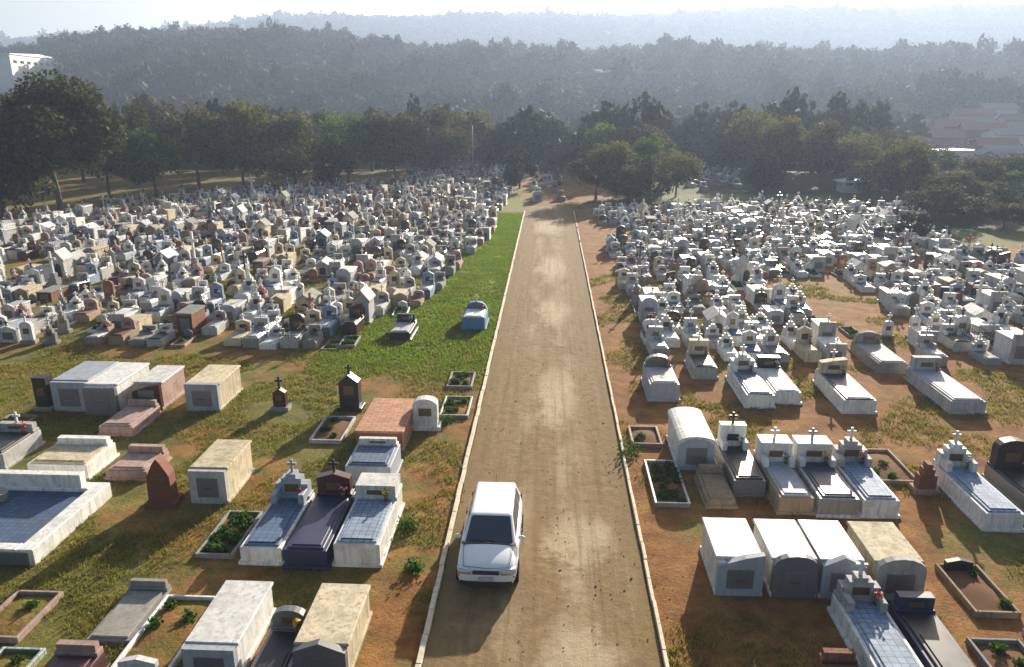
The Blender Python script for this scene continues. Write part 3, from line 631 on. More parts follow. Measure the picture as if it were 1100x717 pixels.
for (bs, sl, hd, st, hh, cr, look, wl, wr) in [
    ('white_plaster', 'white_plaster', 'white_plaster', 'step', 1.25, 'white_plaster', 'white tomb with stepped headstone', 4, 12),
    ('white_plaster', 'blue_tile', 'white_plaster', 'gable', 1.3, 'white_plaster', 'white tomb with blue slab', 4, 3),
    ('grey_plaster', 'grey_plaster', 'grey_plaster', 'arch', 1.2, 'white_plaster', 'grey tomb with arched headstone', 3, 3),
    ('grey_plaster', 'dark_granite', 'white_plaster', 'rect', 1.15, 'cross_iron', 'grey tomb with black slab', 3, 3),
    ('cream_plaster', 'cream_plaster', 'cream_plaster', 'gable', 1.25, 'white_plaster', 'cream tomb with gabled headstone', 6, 3),
    ('tan_plaster', 'rust_stone', 'pink_plaster', 'arch', 1.15, None, 'tan tomb with reddish slab', 5, 1),
    ('pink_plaster', 'white_plaster', 'pink_plaster', 'step', 1.25, 'white_plaster', 'pink tomb with white slab', 5, 1),
    ('maroon_granite', 'dark_granite', 'maroon_granite', 'slant', 1.3, None, 'maroon granite tomb', 3, 1),
    ('dark_granite', 'grey_granite', 'dark_granite', 'arch', 1.35, 'white_plaster', 'black granite tomb', 2, 2),
    ('white_tile', 'white_tile', 'white_tile', 'rect', 1.05, 'white_plaster', 'white tiled tomb', 4, 12),
    ('pale_blue', 'white_plaster', 'pale_blue', 'gable', 1.3, 'white_plaster', 'pale blue tomb with white slab', 4, 2),
    ('green_tile', 'white_tile', 'green_tile', 'rect', 1.1, None, 'pale green tiled tomb', 2, 1),
    ('concrete', 'concrete', 'concrete', 'rect', 1.0, None, 'bare concrete tomb', 3, 3),
    ('blue_grey', 'grey_granite', 'white_plaster', 'step', 1.4, 'white_plaster', 'blue grey tomb with white headstone', 3, 4)]:
    h = .42+.05*(q % 4); t = slab_tomb(0, 0, 1.05+.04*(q % 3), 2.2, h, bs, sl, hd, hh, st, .32, cr, 0, q % 4 != 1, 'y' if q % 3 == 0 else None, 'bronze' if q % 2 else 'dark_granite', None, False); q += 1
    proto('slab_tomb', look, t, 2.2, wl, wr)
for (bd, ld, sl, st, cr, look, wl, wr) in [('white_plaster', 'white_plaster', 'grey_plaster', 'rect', 'white_plaster', 'white box vault with cross', 4, 12), ('grey_plaster', 'white_plaster', 'blue_grey', 'arch', None, 'white topped grey box vault', 3, 4),
        ('cream_plaster', 'cream_plaster', 'tan_plaster', 'gable', None, 'cream box vault', 3, 2), ('raw_brick', 'concrete', None, 'rect', None, 'raw brick box vault', 2, 1), ('white_tile', 'white_tile', 'white_tile', 'gable', 'cross_iron', 'white tiled box vault', 2, 6)]:
    t = burial_vault(0, 0, 1.15, 2.2, .95, bd, ld, sl, 1.25, st, 0, 'grey_granite', cr); proto('burial_vault', look, t, 2.2, wl, wr)
for (mt, st, cr, look, wl, wr) in [('white_plaster', 'arch', 'white_plaster', 'white arched headstone with cross', 3, 3), ('grey_granite', 'gable', 'cross_iron', 'grey gabled headstone with iron cross', 3, 2), ('dark_granite', 'rect', None, 'plain black headstone', 1, 1), ('rust_stone', 'arch', None, 'rust brown arched headstone', 4, 1), ('concrete', 'step', 'white_plaster', 'concrete stepped headstone with cross', 2, 2)]:
    t = headstone(0, 0, .72, 1.1, mt, st, .24, cr); proto('headstone', look, t, .5, wl, wr)
for (fr, fl, pl, hd, look, wl, wr) in [('white_plaster', 'soil', 8, 'white_plaster', 'white framed earth plot', 2, 2), ('concrete', 'ground', 14, None, 'grey framed grassy plot', 3, 2), ('pink_plaster', 'soil', 5, 'grey_granite', 'pink framed earth plot', 2, 1)]:
    t = grave_plot(0, 0, 1.1, 2.2, fr, fl, pl, hd); proto('grave_plot', look, t, 2.2, wl, wr)
for (wl_, rf_, look, a, c) in [('white_plaster', 'white_plaster', 'white chapel tomb', 2, 2), ('cream_plaster', 'concrete', 'cream chapel tomb', 2, 1), ('pale_blue', 'white_plaster', 'pale blue chapel tomb', 1, 2), ('grey_plaster', 'grey_plaster', 'grey chapel tomb', 2, 3)]:
    proto('grave_chapel', look, chapel(0, 0, 1.2, 1.9, 1.1, wl_, rf_), 2, a, c)
for (mt, h_, look, a, c) in [('white_plaster', 2.4, 'tall white cross', 2, 3), ('dark_granite', 2.1, 'tall black cross', 2, 2), ('raw_brick', 2.0, 'reddish cross', 1, 1)]:
    proto('cross_monument', look, cross_monument(0, 0, h_, mt), 1, a, c)
for (bs, sl, hd, look, a, c) in [('white_plaster', 'grey_plaster', 'white_plaster', 'white tomb with iron railing', 2, 2), ('grey_plaster', 'white_tile', 'dark_granite', 'grey tomb with iron railing', 2, 2)]:
    proto('slab_tomb', look, railed(slab_tomb(0, 0, 1.2, 2.2, .45, bs, sl, hd, 1.35, 'arch', .3, 'cross_iron', 0, True, None, 'bronze', None, False), 1.2, 2.2, .5), 2.2, a, c)
PROTO_OBJ = [p for k in PROTO for p in PROTO[k]]
def place_list(side):
    res = []; row = 0; y = 38.6 if side < 0 else 37.6
    while y < 150:
        row += 1; yy = y; n = 0
        if side < 0: x0 = 10.2 if y < 41.5 else interp(y, [42, 52, 75, 120], [8.6, 7.2, 5.4, 5.0])
        else: x0 = interp(y, [37, 60, 110], [5.0, 4.9, 5.2])
        x = x0+random.uniform(0, .5)
        while x < 95:
            w = random.choice([1.02, 1.08, 1.15, 1.25, 1.6]); x += .75 if int((x-x0)/8.5) != int((x+w-x0)/8.5) else 0; xx = side*(x+w/2); x += w
            lim = 150
            px, py, d = project(xx, yy, .5)
            if side < 0:
                if py < interp(px, [0, 60, 130, 300, 430, 480, 560], [238, 228, 216, 203, 196, 186, 180]): continue
                if random.random() < .10: continue
                if yy > 52 and noise.noise(Vector((xx*.09, yy*.06, 1))) > .43: continue
            else:
                if py < interp(px, [600, 740, 760, 840, 985, 1000, 1100], [228, 221, 219, 219, 224, 252, 276]): continue
                if random.random() < .06: continue
                if noise.noise(Vector((xx*.08, yy*.05, 4))) > .50: continue
                if 16.5 < xx < 21 and 44 < yy < 56: continue
                
            if px < -25 or px > 1125: continue
            if any(abs(xx-a) < 1.6 and -3 < yy-b_ < 4.2 for a, b_ in NEAR_XY): continue
            n += 1; res.append((xx+random.uniform(-.12, .12), yy+random.uniform(-.3, .3), row, n, d))
        y += 2.2+random.uniform(-.05, .1)
    # loose graves past the end of the road
    return res
jobs = []
for side in (-1, 1):
    for (x, y, row, n, d) in place_list(side):
        r = random.random(); kind = 'slab_tomb' if r < .56 else 'burial_vault' if r < .72 else 'headstone' if r < .81 else 'grave_chapel' if r < .828 else 'cross_monument' if r < .87 else 'grave_plot'
        if kind == 'grave_plot' and y > 75: kind = 'slab_tomb'
        pr = random.choices(PROTO[kind], [p[3] if side < 0 else p[4] for p in PROTO[kind]])[0]
        jobs.append((d, side, x, y, row, n, kind, pr))
jobs.sort(key=lambda j: j[0])
cnt = {}; rest = []; LIMIT = {'grave_chapel': 200, 'cross_monument': 200, 'slab_tomb': 290-45, 'burial_vault': 250, 'headstone': 250, 'grave_plot': 200}
for (d, side, x, y, row, n, kind, pr) in jobs:
    rz = random.gauss(0, .04); s = random.uniform(.70, .90); sz = random.choice([random.uniform(.65, .95), random.uniform(.9, 1.35)])
    if cnt.get(kind, 0) >= LIMIT[kind]: rest.append((pr, x, y, rz, s, sz)); continue
    cnt[kind] = cnt.get(kind, 0)+1
    c = copy_tree(pr[0]); c.location = (x, y, height(x, y)); c.rotation_euler = (random.gauss(0, .016), random.gauss(0, .016), rz); c.scale = (s, s, sz)
    fld = 'left' if side < 0 else 'right'
    lab = f"{pr[1]}, {ordn(n)} from the road in row {ordn(row)} of the {fld} field".replace('in row '+ordn(row)+' of', ordn(row)+' row of')
    tag(c, lab, CATS[kind], {'grave_chapel': 'chapel tombs', 'cross_monument': 'crosses', 'slab_tomb': 'tombs', 'burial_vault': 'box vaults', 'headstone': 'headstones', 'grave_plot': 'framed plots'}[kind]+f' crowding the field {fld} of the road')
# graves beyond the end of the road, far off
for _ in range(150):
    a = random.random()
    px = random.uniform(440, 545) if a < .55 else random.uniform(572, 606) if a < .7 else random.uniform(744, 795)
    D = random.uniform(112, 140) if not 570 < px < 610 else random.uniform(101, 130)
    x, y = at_depth(px, D)
    if any(abs(x-q[1]) < 1.5 and abs(y-q[2]) < 2.4 for q in rest): continue
    rest.append((random.choice(PROTO['slab_tomb'] + PROTO['burial_vault']), x, y, random.gauss(0, .05), 1, 1.1))
print('individual', cnt, 'rest', len(rest))
def flat(o):
    out = []
    for ch in KIDS.get(o.name, []):
        out.append(ch); out += flat(ch)
    return out
b = MB(); mats_ = []
cache = {}
for (pr, x, y, rz, s, sz) in rest:
    if id(pr) not in cache:
        cache[id(pr)] = [(np.array([v.co[:] for v in o.data.vertices]), [tuple(p.vertices) for p in o.data.polygons], o.data.materials[0].name) for o in flat(pr[0])]
    z = height(x, y); cs, sn = math.cos(rz), math.sin(rz)
    for (vv, ff, mn) in cache[id(pr)]:
        if mn not in mats_: mats_.append(mn)
        b.mi = mats_.index(mn)
        w = np.stack([(vv[:, 0]*cs-vv[:, 1]*sn)*s+x, (vv[:, 0]*sn+vv[:, 1]*cs)*s+y, vv[:, 2]*sz+z], 1)
        b.add(w.tolist(), ff)
o = b.raw('distant_tombs', mats_); tag(o, 'far rows of pale tombs reading as one mass at the back of both fields', 'tombs', kind='stuff')
def purge(o):
    for ch in KIDS.get(o.name, []): purge(ch)
    bpy.data.objects.remove(o)
for k in PROTO:
    for p in PROTO[k]: purge(p[0])

# ------------------------------------------------------------------ trees
def make_tree(name, h, w, leaf, seed, clear=.25, dense=1.0, leafsize=.34, flat_=.8):
    random.seed(seed); t = empty(name, 0, 0)
    th = h*clear; zc = th+(h-th)*.5; rz_ = (h-th)*.5; rx = w/2
    b = MB(); top = (random.uniform(-.3, .3), random.uniform(-.3, .3), zc)
    r0 = .035*h*.55+.06
    b.tube([(0, 0, -.4), (0, 0, .1), (.05, .02, th*.6), (top[0]*.5, top[1]*.5, th+.2), top], [r0*1.5, r0*1.1, r0*.85, r0*.7, r0*.3], 9)
    ncl = int(24*dense); cl = []
    for i in range(ncl):
        while True:
            p = Vector((random.uniform(-1, 1), random.uniform(-1, 1), random.uniform(-1, 1)))
            if .28 < p.length < 1: break
        p = p*(p.length**-.35) if p.length < .8 else p
        q = Vector((p.x*rx*.86, p.y*rx*.86, zc+p.z*rz_*.84)); q.z += flat_*.12*h*(1-(p.x**2+p.y**2))*.4-.05*h*(p.x**2+p.y**2)
        cl.append((q, random.choice((.45, .7, .9, 1.15))*random.uniform(.85, 1.1)*rx*.36))
    for q, r in cl[::4]:
        m_ = (0, 0, th+random.uniform(0, .35)*(q.z-th)); mm = ((m_[0]+q.x)*.45, (m_[1]+q.y)*.45, (m_[2]+q.z)*.52)
        b.tube([m_, mm, q], [r0*.42, r0*.25, .03], 6)
    b.obj('trunk', 'bark', t, True)
    b = MB(); cen = []; sz = []
    for q, r in cl:
        n = int(125*dense*(r/1.2)**1.7)+30
        for _ in range(n):
            d = Vector((random.gauss(0, 1), random.gauss(0, 1), random.gauss(0, .8))); d.normalize(); d *= r*random.random()**.42
            cen.append(q+d); sz.append(leafsize*random.uniform(.6, 1.25))
    b.quads(cen, sz, .25, .9); b.raw('crown', leaf, t)
    KIDS[t.name] = list(t.children); return t
spec = [  # px, distance, height, crown width, kind, clear, place words
 (66, 88, 14.2, 15.0, 'leaf_dark', .30), (4, 86, 14, 12, 'leaf_dark', .28), (118, 104, 11.5, 12, 'leaf_dark', .2), (168, 106, 10.3, 11.5, 'leaf_green', .2), (28, 112, 12.5, 13, 'leaf_dark', .2),
 (214, 116, 10.6, 11, 'leaf_brown', .2), (262, 118, 10.8, 12.5, 'leaf_olive', .25), (318, 119, 10.4, 13, 'leaf_olive', .25), (375, 124, 9.4, 12.5, 'leaf_green', .25), (424, 127, 10.0, 11.5, 'leaf_brown', .22),
 (468, 132, 10.3, 12, 'leaf_brown', .22), (508, 150, 9.5, 12, 'leaf_olive', .2), (150, 122, 11.4, 12, 'leaf_dark', .2), (90, 126, 12.5, 13, 'leaf_brown', .2), (290, 136, 10.5, 12, 'leaf_dark', .2), (240, 138, 11, 12, 'leaf_dark', .2), (345, 142, 10.8, 12, 'leaf_dark', .2), (400, 145, 10, 12, 'leaf_dark', .2),
 (606, 152, 7.6, 10, 'leaf_olive', .2), (570, 158, 7.4, 11, 'leaf_green', .2),
 (640, 103, 7.0, 8.0, 'leaf_brown', .12), (662, 106, 8.6, 9.4, 'leaf_olive', .12), (696, 101, 7.4, 8.6, 'leaf_dark', .12), (726, 106, 7.8, 8.6, 'leaf_olive', .12), (676, 99, 6.0, 6.5, 'leaf_olive', .1), (708, 114, 9.4, 9.6, 'leaf_green', .12), (648, 132, 9.6, 11, 'leaf_green', .18), (690, 134, 9.6, 11.5, 'leaf_brown', .18),
 (775, 152, 10.6, 12, 'leaf_brown', .2), (805, 134, 10.8, 10.5, 'leaf_olive', .2), (842, 124, 10.2, 11, 'leaf_olive', .2), (880, 120, 9.6, 11.5, 'leaf_brown', .18), (918, 121, 10.0, 11.5, 'leaf_olive', .18), (955, 119, 9.2, 11, 'leaf_dark', .18), (900, 138, 11, 12, 'leaf_green', .2), 
 (948, 142, 10.2, 11, 'leaf_brown', .2), (975, 128, 7, 9, 'leaf_olive', .2), (1098, 101, 4.2, 7, "leaf_green", .15), (1006, 84, 3.4, 6.5, 'leaf_dark', .1), (1078, 80, 3.0, 6, 'leaf_brown', .1), (1040, 85, 3.2, 6.5, 'leaf_dark', .1), (1000, 92, 4.2, 6.5, 'leaf_dark', .1), (1030, 96, 4.4, 7.5, 'leaf_olive', .1), (1066, 90, 3.8, 6.5, 'leaf_dark', .1), (1048, 106, 4.8, 8, 'leaf_brown', .1), (1084, 112, 4.6, 9, 'leaf_dark', .1), (1012, 116, 5.2, 8, 'leaf_dark', .1), (1040, 122, 4.4, 9, 'leaf_olive', .1), (1098, 132, 4.6, 9, 'leaf_brown', .1), (1066, 138, 4.2, 9, 'leaf_dark', .1), (1000, 140, 5.5, 9, 'leaf_brown', .1), (968, 105, 6.5, 8, 'leaf_olive', .12), (935, 106, 5.6, 7.5, 'leaf_dark', .12)]
shrubs = [(360, 117, 6.3, 6.6), (558, 116, 5.8, 5.4), (822, 111, 5.8, 6.4), (978, 71, 3.0, 3.4), (1012, 106, 2.8, 5), (1040, 112, 2.6, 6), (1072, 108, 2.4, 5), (1020, 128, 3.2, 7), (1058, 132, 3.0, 7), (1088, 124, 3, 7)]
KIND = {'leaf_dark': ('dark_tree', 'dark spreading tree'), 'leaf_green': ('bright_tree', 'bright green tree'), 'leaf_olive': ('olive_tree', 'olive green tree'), 'leaf_brown': ('brown_tree', 'brownish tree')}
PT = {}
for i, lf in enumerate(KIND):
    for v in range(3): PT[(lf, v)] = make_tree('broadleaf_tree', 10, 11.5, lf, 40+i*5+v, (.2, .12, .27)[v], (1.25, 1.0, .85)[v], .30)
PT['big'] = make_tree('broadleaf_tree', 15.5, 15.5, 'leaf_dark', 91, .33, 1.6, .36)
PT['shrub'] = make_tree('round_shrub', 5.8, 6, 'leaf_shrub', 77, .04, 1.1, .24, .2)
random.seed(21)
order = sorted(range(len(spec)), key=lambda i: spec[i][0]); seen = {}; rows = {}
for i in order:
    px, D, h, w, lf, cl = spec[i]
    if 735 < px < 965: h *= .85; w *= .93
    if 600 < px < 735: h *= .86; w *= .92
    big = (i == 0); src = PT['big'] if big else PT[(lf, i % 3)]; bh, bw = (15.5, 15.5) if big else (10, 11.5)
    x, y = at_depth(px, D); c = copy_tree(src); c.location = (x, y, height(x, y)); c.rotation_euler.z = 0 if big else random.uniform(0, 6.28); jw = 1 if big else random.uniform(.8, 1.15); c.scale = (w/bw*jw, w/bw*jw, h/bh*(1 if big else random.uniform(.82, 1.16)))
    side = 'left field' if px < 540 else 'end of the road' if px < 735 else 'right field' if px < 1000 else 'right hand edge'
    if big: lab = 'tallest dark tree with open trunk at the far left, before the tree line'
    else:
        key = (lf, side); rows[key] = rows.get(key, 0)+1
        lab = f"{KIND[lf][1]} behind the {side}, {ordn(rows[key])} of its colour from left" if side != 'right hand edge' else f"low {KIND[lf][1]} below the houses, {ordn(rows[key])} of its colour from left"
    tag(c, lab, 'tree', 'trees lining the back of the cemetery')
for (px, D, h, w), lab in zip(shrubs, ['dark round shrub among graves in front of the left tree line', 'dark round shrub left of the far end of the road', 'dark round shrub in front of the right tree line', 'small dark bush at the back of the right field', 'leftmost low dark bush on the lawn below the houses', 'second low dark bush from the left on the lawn below the houses', 'third low dark bush from the left on the lawn below the houses', 'left wide bush in the hedge line just below the houses', 'middle wide bush in the hedge line just below the houses', 'right wide bush in the hedge line just below the houses']):
    x, y = at_depth(px, D); c = copy_tree(PT['shrub']); c.location = (x, y, height(x, y)); c.scale = (w/6, w/6, h/5.8); c.rotation_euler.z = random.uniform(0, 6); tag(c, lab, 'shrub')
for k in PT:
    purge(PT[k])

# ------------------------------------------------------------------ houses
def house(x, y, w, d, h, wall, roof, rh, nwin, rz=0, flatroof=False):
    z = height(x, y); t = empty('house', x, y, z, rz)
    b = MB(); b.box(-w/2, w/2, -d/2, d/2, -3, h, .02)
    if not flatroof:
        b.prism([(-w/2, h-.02), (w/2, h-.02), (0, h+rh*.9)], -d/2+.02, -d/2+.25) if d > w else None
    b.obj('wall', wall, t)
    b = MB(); ov = .5; th = .16
    if flatroof:
        b.prism([(-w/2-ov, h-.02), (w/2+ov, h-.02), (w/2+ov, h+.12), (0, h+.12+rh*.3), (-w/2-ov, h+.12)], -d/2-ov, d/2+ov)
    else:   # ridge along x
        vs = [(-w/2-ov, -d/2-ov, h), (w/2+ov, -d/2-ov, h), (w/2+ov, 0, h+rh), (-w/2-ov, 0, h+rh), (-w/2-ov, d/2+ov, h), (w/2+ov, d/2+ov, h)]
        vs += [(a, q, c-th) for a, q, c in vs]
        b.add(vs, [(0, 1, 2, 3), (3, 2, 5, 4), (6, 9, 8, 7), (9, 10, 11, 8), (0, 6, 7, 1), (4, 5, 11, 10), (0, 3, 9, 6), (3, 4, 10, 9), (1, 7, 8, 2), (2, 8, 11, 5)])
    b.obj('roof', roof, t)
    if not flatroof:
        b = MB()
        for s in (-1, 1):
            b = MB(); b.add([(s*w/2, -d/2, h-.05), (s*w/2, d/2, h-.05), (s*w/2, 0, h+rh-.2), (s*(w/2-.2), -d/2, h-.05), (s*(w/2-.2), d/2, h-.05), (s*(w/2-.2), 0, h+rh-.2)], [(0, 1, 2), (3, 5, 4), (0, 2, 5, 3), (1, 4, 5, 2), (0, 3, 4, 1)]); b.obj('gable', wall, t)
    for i in range(nwin):
        cx = -w/2+w*(i+.5)/nwin; dr = nwin > 2 and i == nwin//2
        b = MB(); z0, z1 = (0, 2.1) if dr else (1.0, 2.2)
        b.box(cx-.6, cx+.6, -d/2-.06, -d/2+.1, z0, z1, .01); f = b.obj('door' if dr else 'window', 'wood_door' if dr else 'wall_white', t)
        b = MB(); b.box(cx-.5, cx+.5, -d/2-.09, -d/2-.02, z0+.1, z1-.1, .01)
        if not dr: b.obj('pane', 'window_dark', f)
    return t
hs = [
 (985, 268, 10, 8, 4.6, 'wall_cream', 'roof_tile', 2.0, 3, False, 'cream house with tiled roof at the upper left of the hillside cluster'),
 (1066, 292, 11, 8, 5.2, 'wall_white', 'roof_grey', 2.0, 3, False, 'white house with grey roof topmost on the right hillside'),
 (1068, 208, 9, 7, 3.4, 'wall_brick', 'roof_tile', 1.8, 2, False, 'small brick house directly behind the long white shed'),
 (1088, 158, 9, 7, 3.0, 'wall_white', 'roof_grey', 1.4, 2, False, 'low white house with grey roof nearest at the right edge'),  # px, D, w, d, h, wall, roof, rise, windows, flat, label
 (1030, 196, 17, 7, 3.4, 'wall_white', 'roof_metal', 1.4, 4, True, 'long white shed with bright metal roof among the houses on the right'),
 (1045, 180, 12, 8, 3.0, 'wall_cream', 'roof_grey', 1.8, 3, False, 'grey roofed cream house in front of the long white shed'),
 (1083, 186, 11, 9, 4.2, 'wall_white', 'roof_blue', 1.6, 3, False, 'dark blue roofed house at the right edge beside the white shed'),
 (992, 245, 9, 8, 4.5, 'wall_white', 'roof_tile', 2.0, 3, False, 'white house with tiled roof, leftmost on the right hillside'),
 (1020, 250, 11, 8, 5.0, 'wall_brick', 'roof_tile', 2.2, 3, False, 'brick house with tiled roof second from left on the hillside'),
 (1052, 240, 11, 9, 5.0, 'wall_brick', 'roof_tile', 2.0, 3, False, 'brick house with tiled roof third from left on the hillside'),
 (1008, 222, 10, 8, 4.0, 'wall_brick', 'roof_tile', 2.0, 3, False, 'low brick house just left of the long white shed'),
 (1040, 276, 12, 8, 5.5, 'wall_cream', 'roof_tile', 2.2, 3, False, 'cream house with red roof highest among the hillside houses'),
 (1078, 225, 9, 8, 4.6, 'wall_white', 'roof_grey', 1.6, 2, False, 'white house with grey roof right of the hillside brick houses'),
 (1092, 262, 11, 8, 5.5, 'wall_cream', 'roof_tile', 2.2, 3, False, 'cream house with red roof at the right edge of the hillside'),
 (995, 112, 4.6, 3.6, 2.0, 'wall_white', 'roof_blue', 1.0, 2, False, 'small blue roofed hut behind the right field'),
 (916, 112, 4.0, 2.6, 1.5, 'wall_white', 'roof_metal', .8, 2, True, 'small pale shed between right field and tree line')]
for (px, D, w, d, h, wl, rf_, rr, nw, fl, lab) in hs:
    x, y = at_depth(px, D); t = house(x, y, w, d, h, wl, rf_, rr, nw, random.uniform(-.25, .1), fl); tag(t, lab, 'house' if 'house' in lab else 'shed')
WB = at_depth(36, 430); zb = height(*WB)
t = empty('warehouse', WB[0], WB[1], zb, R(101))
b = MB(); b.box(-32, 32, -8, 8, -12, 11.5, .03); b.obj('wall', 'wall_white', t)
b = MB(); b.prism([(-32.6, 11.48), (32.6, 11.48), (32.6, 11.8), (0, 13.0), (-32.6, 11.8)], -8.6, 8.6); b.obj('roof', 'roof_metal', t)
for i in range(8):
    b = MB(); b.box(-29+i*7.6, -25+i*7.6, -8.08, -7.8, 7.5, 8.8, .01); b.obj('window', 'window_dark', t)
b = MB(); b.box(-2.4, 2.4, -8.1, -7.8, 0, 3.8, .02); b.obj('door', 'roof_grey', t)
tag(t, 'big white warehouse on the hill at the upper left', 'warehouse')
# street lamp by the tree line
x, y = at_depth(508, 128); t = empty('street_lamp', x, y, 0)
b = MB(); b.tube([(0, 0, -.3), (0, 0, 4), (0, 0, 9.0)], [.13, .10, .07], 8); b.obj('pole', 'pole_metal', t, True)
b = MB(); b.tube([(0, 0, 8.9), (.6, 0, 9.3), (1.5, 0, 9.4)], [.05, .045, .04], 6); b.obj('arm', 'pole_metal', t, True)
b = MB(); b.box(1.2, 1.9, -.14, .14, 9.32, 9.46, .03); b.obj('lamp_head', 'plate_grey', t)
tag(t, 'tall thin street lamp rising from the graves before the tree line', 'street lamp')

# ------------------------------------------------------------------ car (faces the camera, -y)
car = empty('parked_car', -1.56, 19.72, .03, R(-.5)); car.scale = (1.02, 1.05, 1)
st = [(-1.93, .50, .34, .66), (-1.90, .70, .24, .73), (-1.80, .79, .20, .80), (-1.45, .835, .19, .885), (-1.02, .84, .19, .945), (-.4, .845, .19, .955), (.6, .845, .19, .965), (1.5, .835, .20, .965), (1.80, .80, .23, .94), (1.90, .74, .30, .88), (1.94, .55, .42, .80)]
vs = []; fs = []
for (y, w, zb_, zt) in st:
    h = zt-zb_; ring = [(.0, zb_), (.82*w, zb_), (.97*w, zb_+h*.16), (1.0*w, zb_+h*.48), (.985*w, zb_+h*.74), (.93*w, zb_+h*.93), (.80*w, zt), (.45*w, zt+.022), (0, zt+.03)]
    ring = ring+[(-a, c) for a, c in ring[-2:0:-1]]
    vs += [(a, y, c) for a, c in ring]
n = 16
for k in range(len(st)-1):
    for i in range(n): fs.append((k*n+i, k*n+(i+1) % n, (k+1)*n+(i+1) % n, (k+1)*n+i))
fs += [tuple(range(n)), tuple(range((len(st)-1)*n, len(st)*n))[::-1]]
b = MB(); b.add(vs, fs); body = b.obj('body', 'car_white', car, True)
md = body.modifiers.new('smooth', 'SUBSURF'); md.levels = md.render_levels = 2
# cabin: pillars and roof in body colour, panes inset on it
def lerp(a, c, t): return a+(c-a)*t
GB = [(-1.0, .745, .93), (1.86, .745, .93)]; GT = [(-.18, .60, 1.37), (1.66, .585, 1.37)]
bm = bmesh.new()
pts = [(-.745, -1.0, .93), (.745, -1.0, .93), (.745, 1.86, .93), (-.745, 1.86, .93), (-.595, -.16, 1.40), (.595, -.16, 1.40), (.585, 1.70, 1.40), (-.585, 1.70, 1.40)]
bv = [bm.verts.new(p) for p in pts]
for f in [(0, 1, 5, 4), (1, 2, 6, 5), (2, 3, 7, 6), (3, 0, 4, 7), (4, 5, 6, 7), (3, 2, 1, 0)]: bm.faces.new([bv[i] for i in f])
bmesh.ops.recalc_face_normals(bm, faces=bm.faces)
es = [e for e in bm.edges if all(v.co.z > 1.3 for v in e.verts) or abs(e.verts[0].co.z-e.verts[1].co.z) > .3]
bmesh.ops.bevel(bm, geom=es, offset=.10, segments=4, profile=.6, affect='EDGES')
me = bpy.data.meshes.new('cabin'); bm.to_mesh(me); bm.free(); me.materials.append(MATS['car_white']); me.shade_smooth()
me.set_sharp_from_angle(angle=R(35))
cab = bpy.data.objects.new('cabin', me); C.objects.link(cab); cab.parent = car
def pane(name, quad, inset, off, parent, mat_='glass_dark', split=None):
    q = [Vector(p) for p in quad]; nrm = (q[1]-q[0]).cross(q[3]-q[0]).normalized(); c = sum(q, Vector())/4
    if nrm.dot(c-Vector((0, .4, 1.0))) < 0: nrm = -nrm
    u0, u1, v0, v1 = inset
    def pt(u, v): return (q[0].lerp(q[1], u)).lerp(q[3].lerp(q[2], u), v)
    r = .06; o = [pt(u0+r*.5, v0), pt(u1-r*.5, v0), pt(u1, v0+r), pt(u1, v1-r), pt(u1-r*.5, v1), pt(u0+r*.5, v1), pt(u0, v1-r), pt(u0, v0+r)]
    b = MB(); b.add([p+nrm*off for p in o]+[p-nrm*.02 for p in o], [tuple(range(8)), tuple(range(15, 7, -1))]+[(i, (i+1) % 8, 8+(i+1) % 8, 8+i) for i in range(8)])
    return b.obj(name, mat_, parent)
p = pts
pane('windscreen', (p[0], p[1], p[5], p[4]), (.05, .95, .03, .93), .006, car)
pane('rear_window', (p[2], p[3], p[7], p[6]), (.10, .90, .12, .88), .006, car)
for s in (0, 1):
    q = (p[1], p[2], p[6], p[5]) if s else (p[0], p[3], p[7], p[4])
    for u0, u1 in ((.10, .40), (.43, .70), (.73, .90)): pane('side_window', q, (u0, u1, .08, .86), .006, car)
b = MB()
for s in (-1, 1):
    b.add([(s*.775, -1.0, .95), (s*.73, -.99, .96), (s*.60, -.17, 1.395), (s*.575, -.17, 1.40)], [(0, 1, 2, 3)])
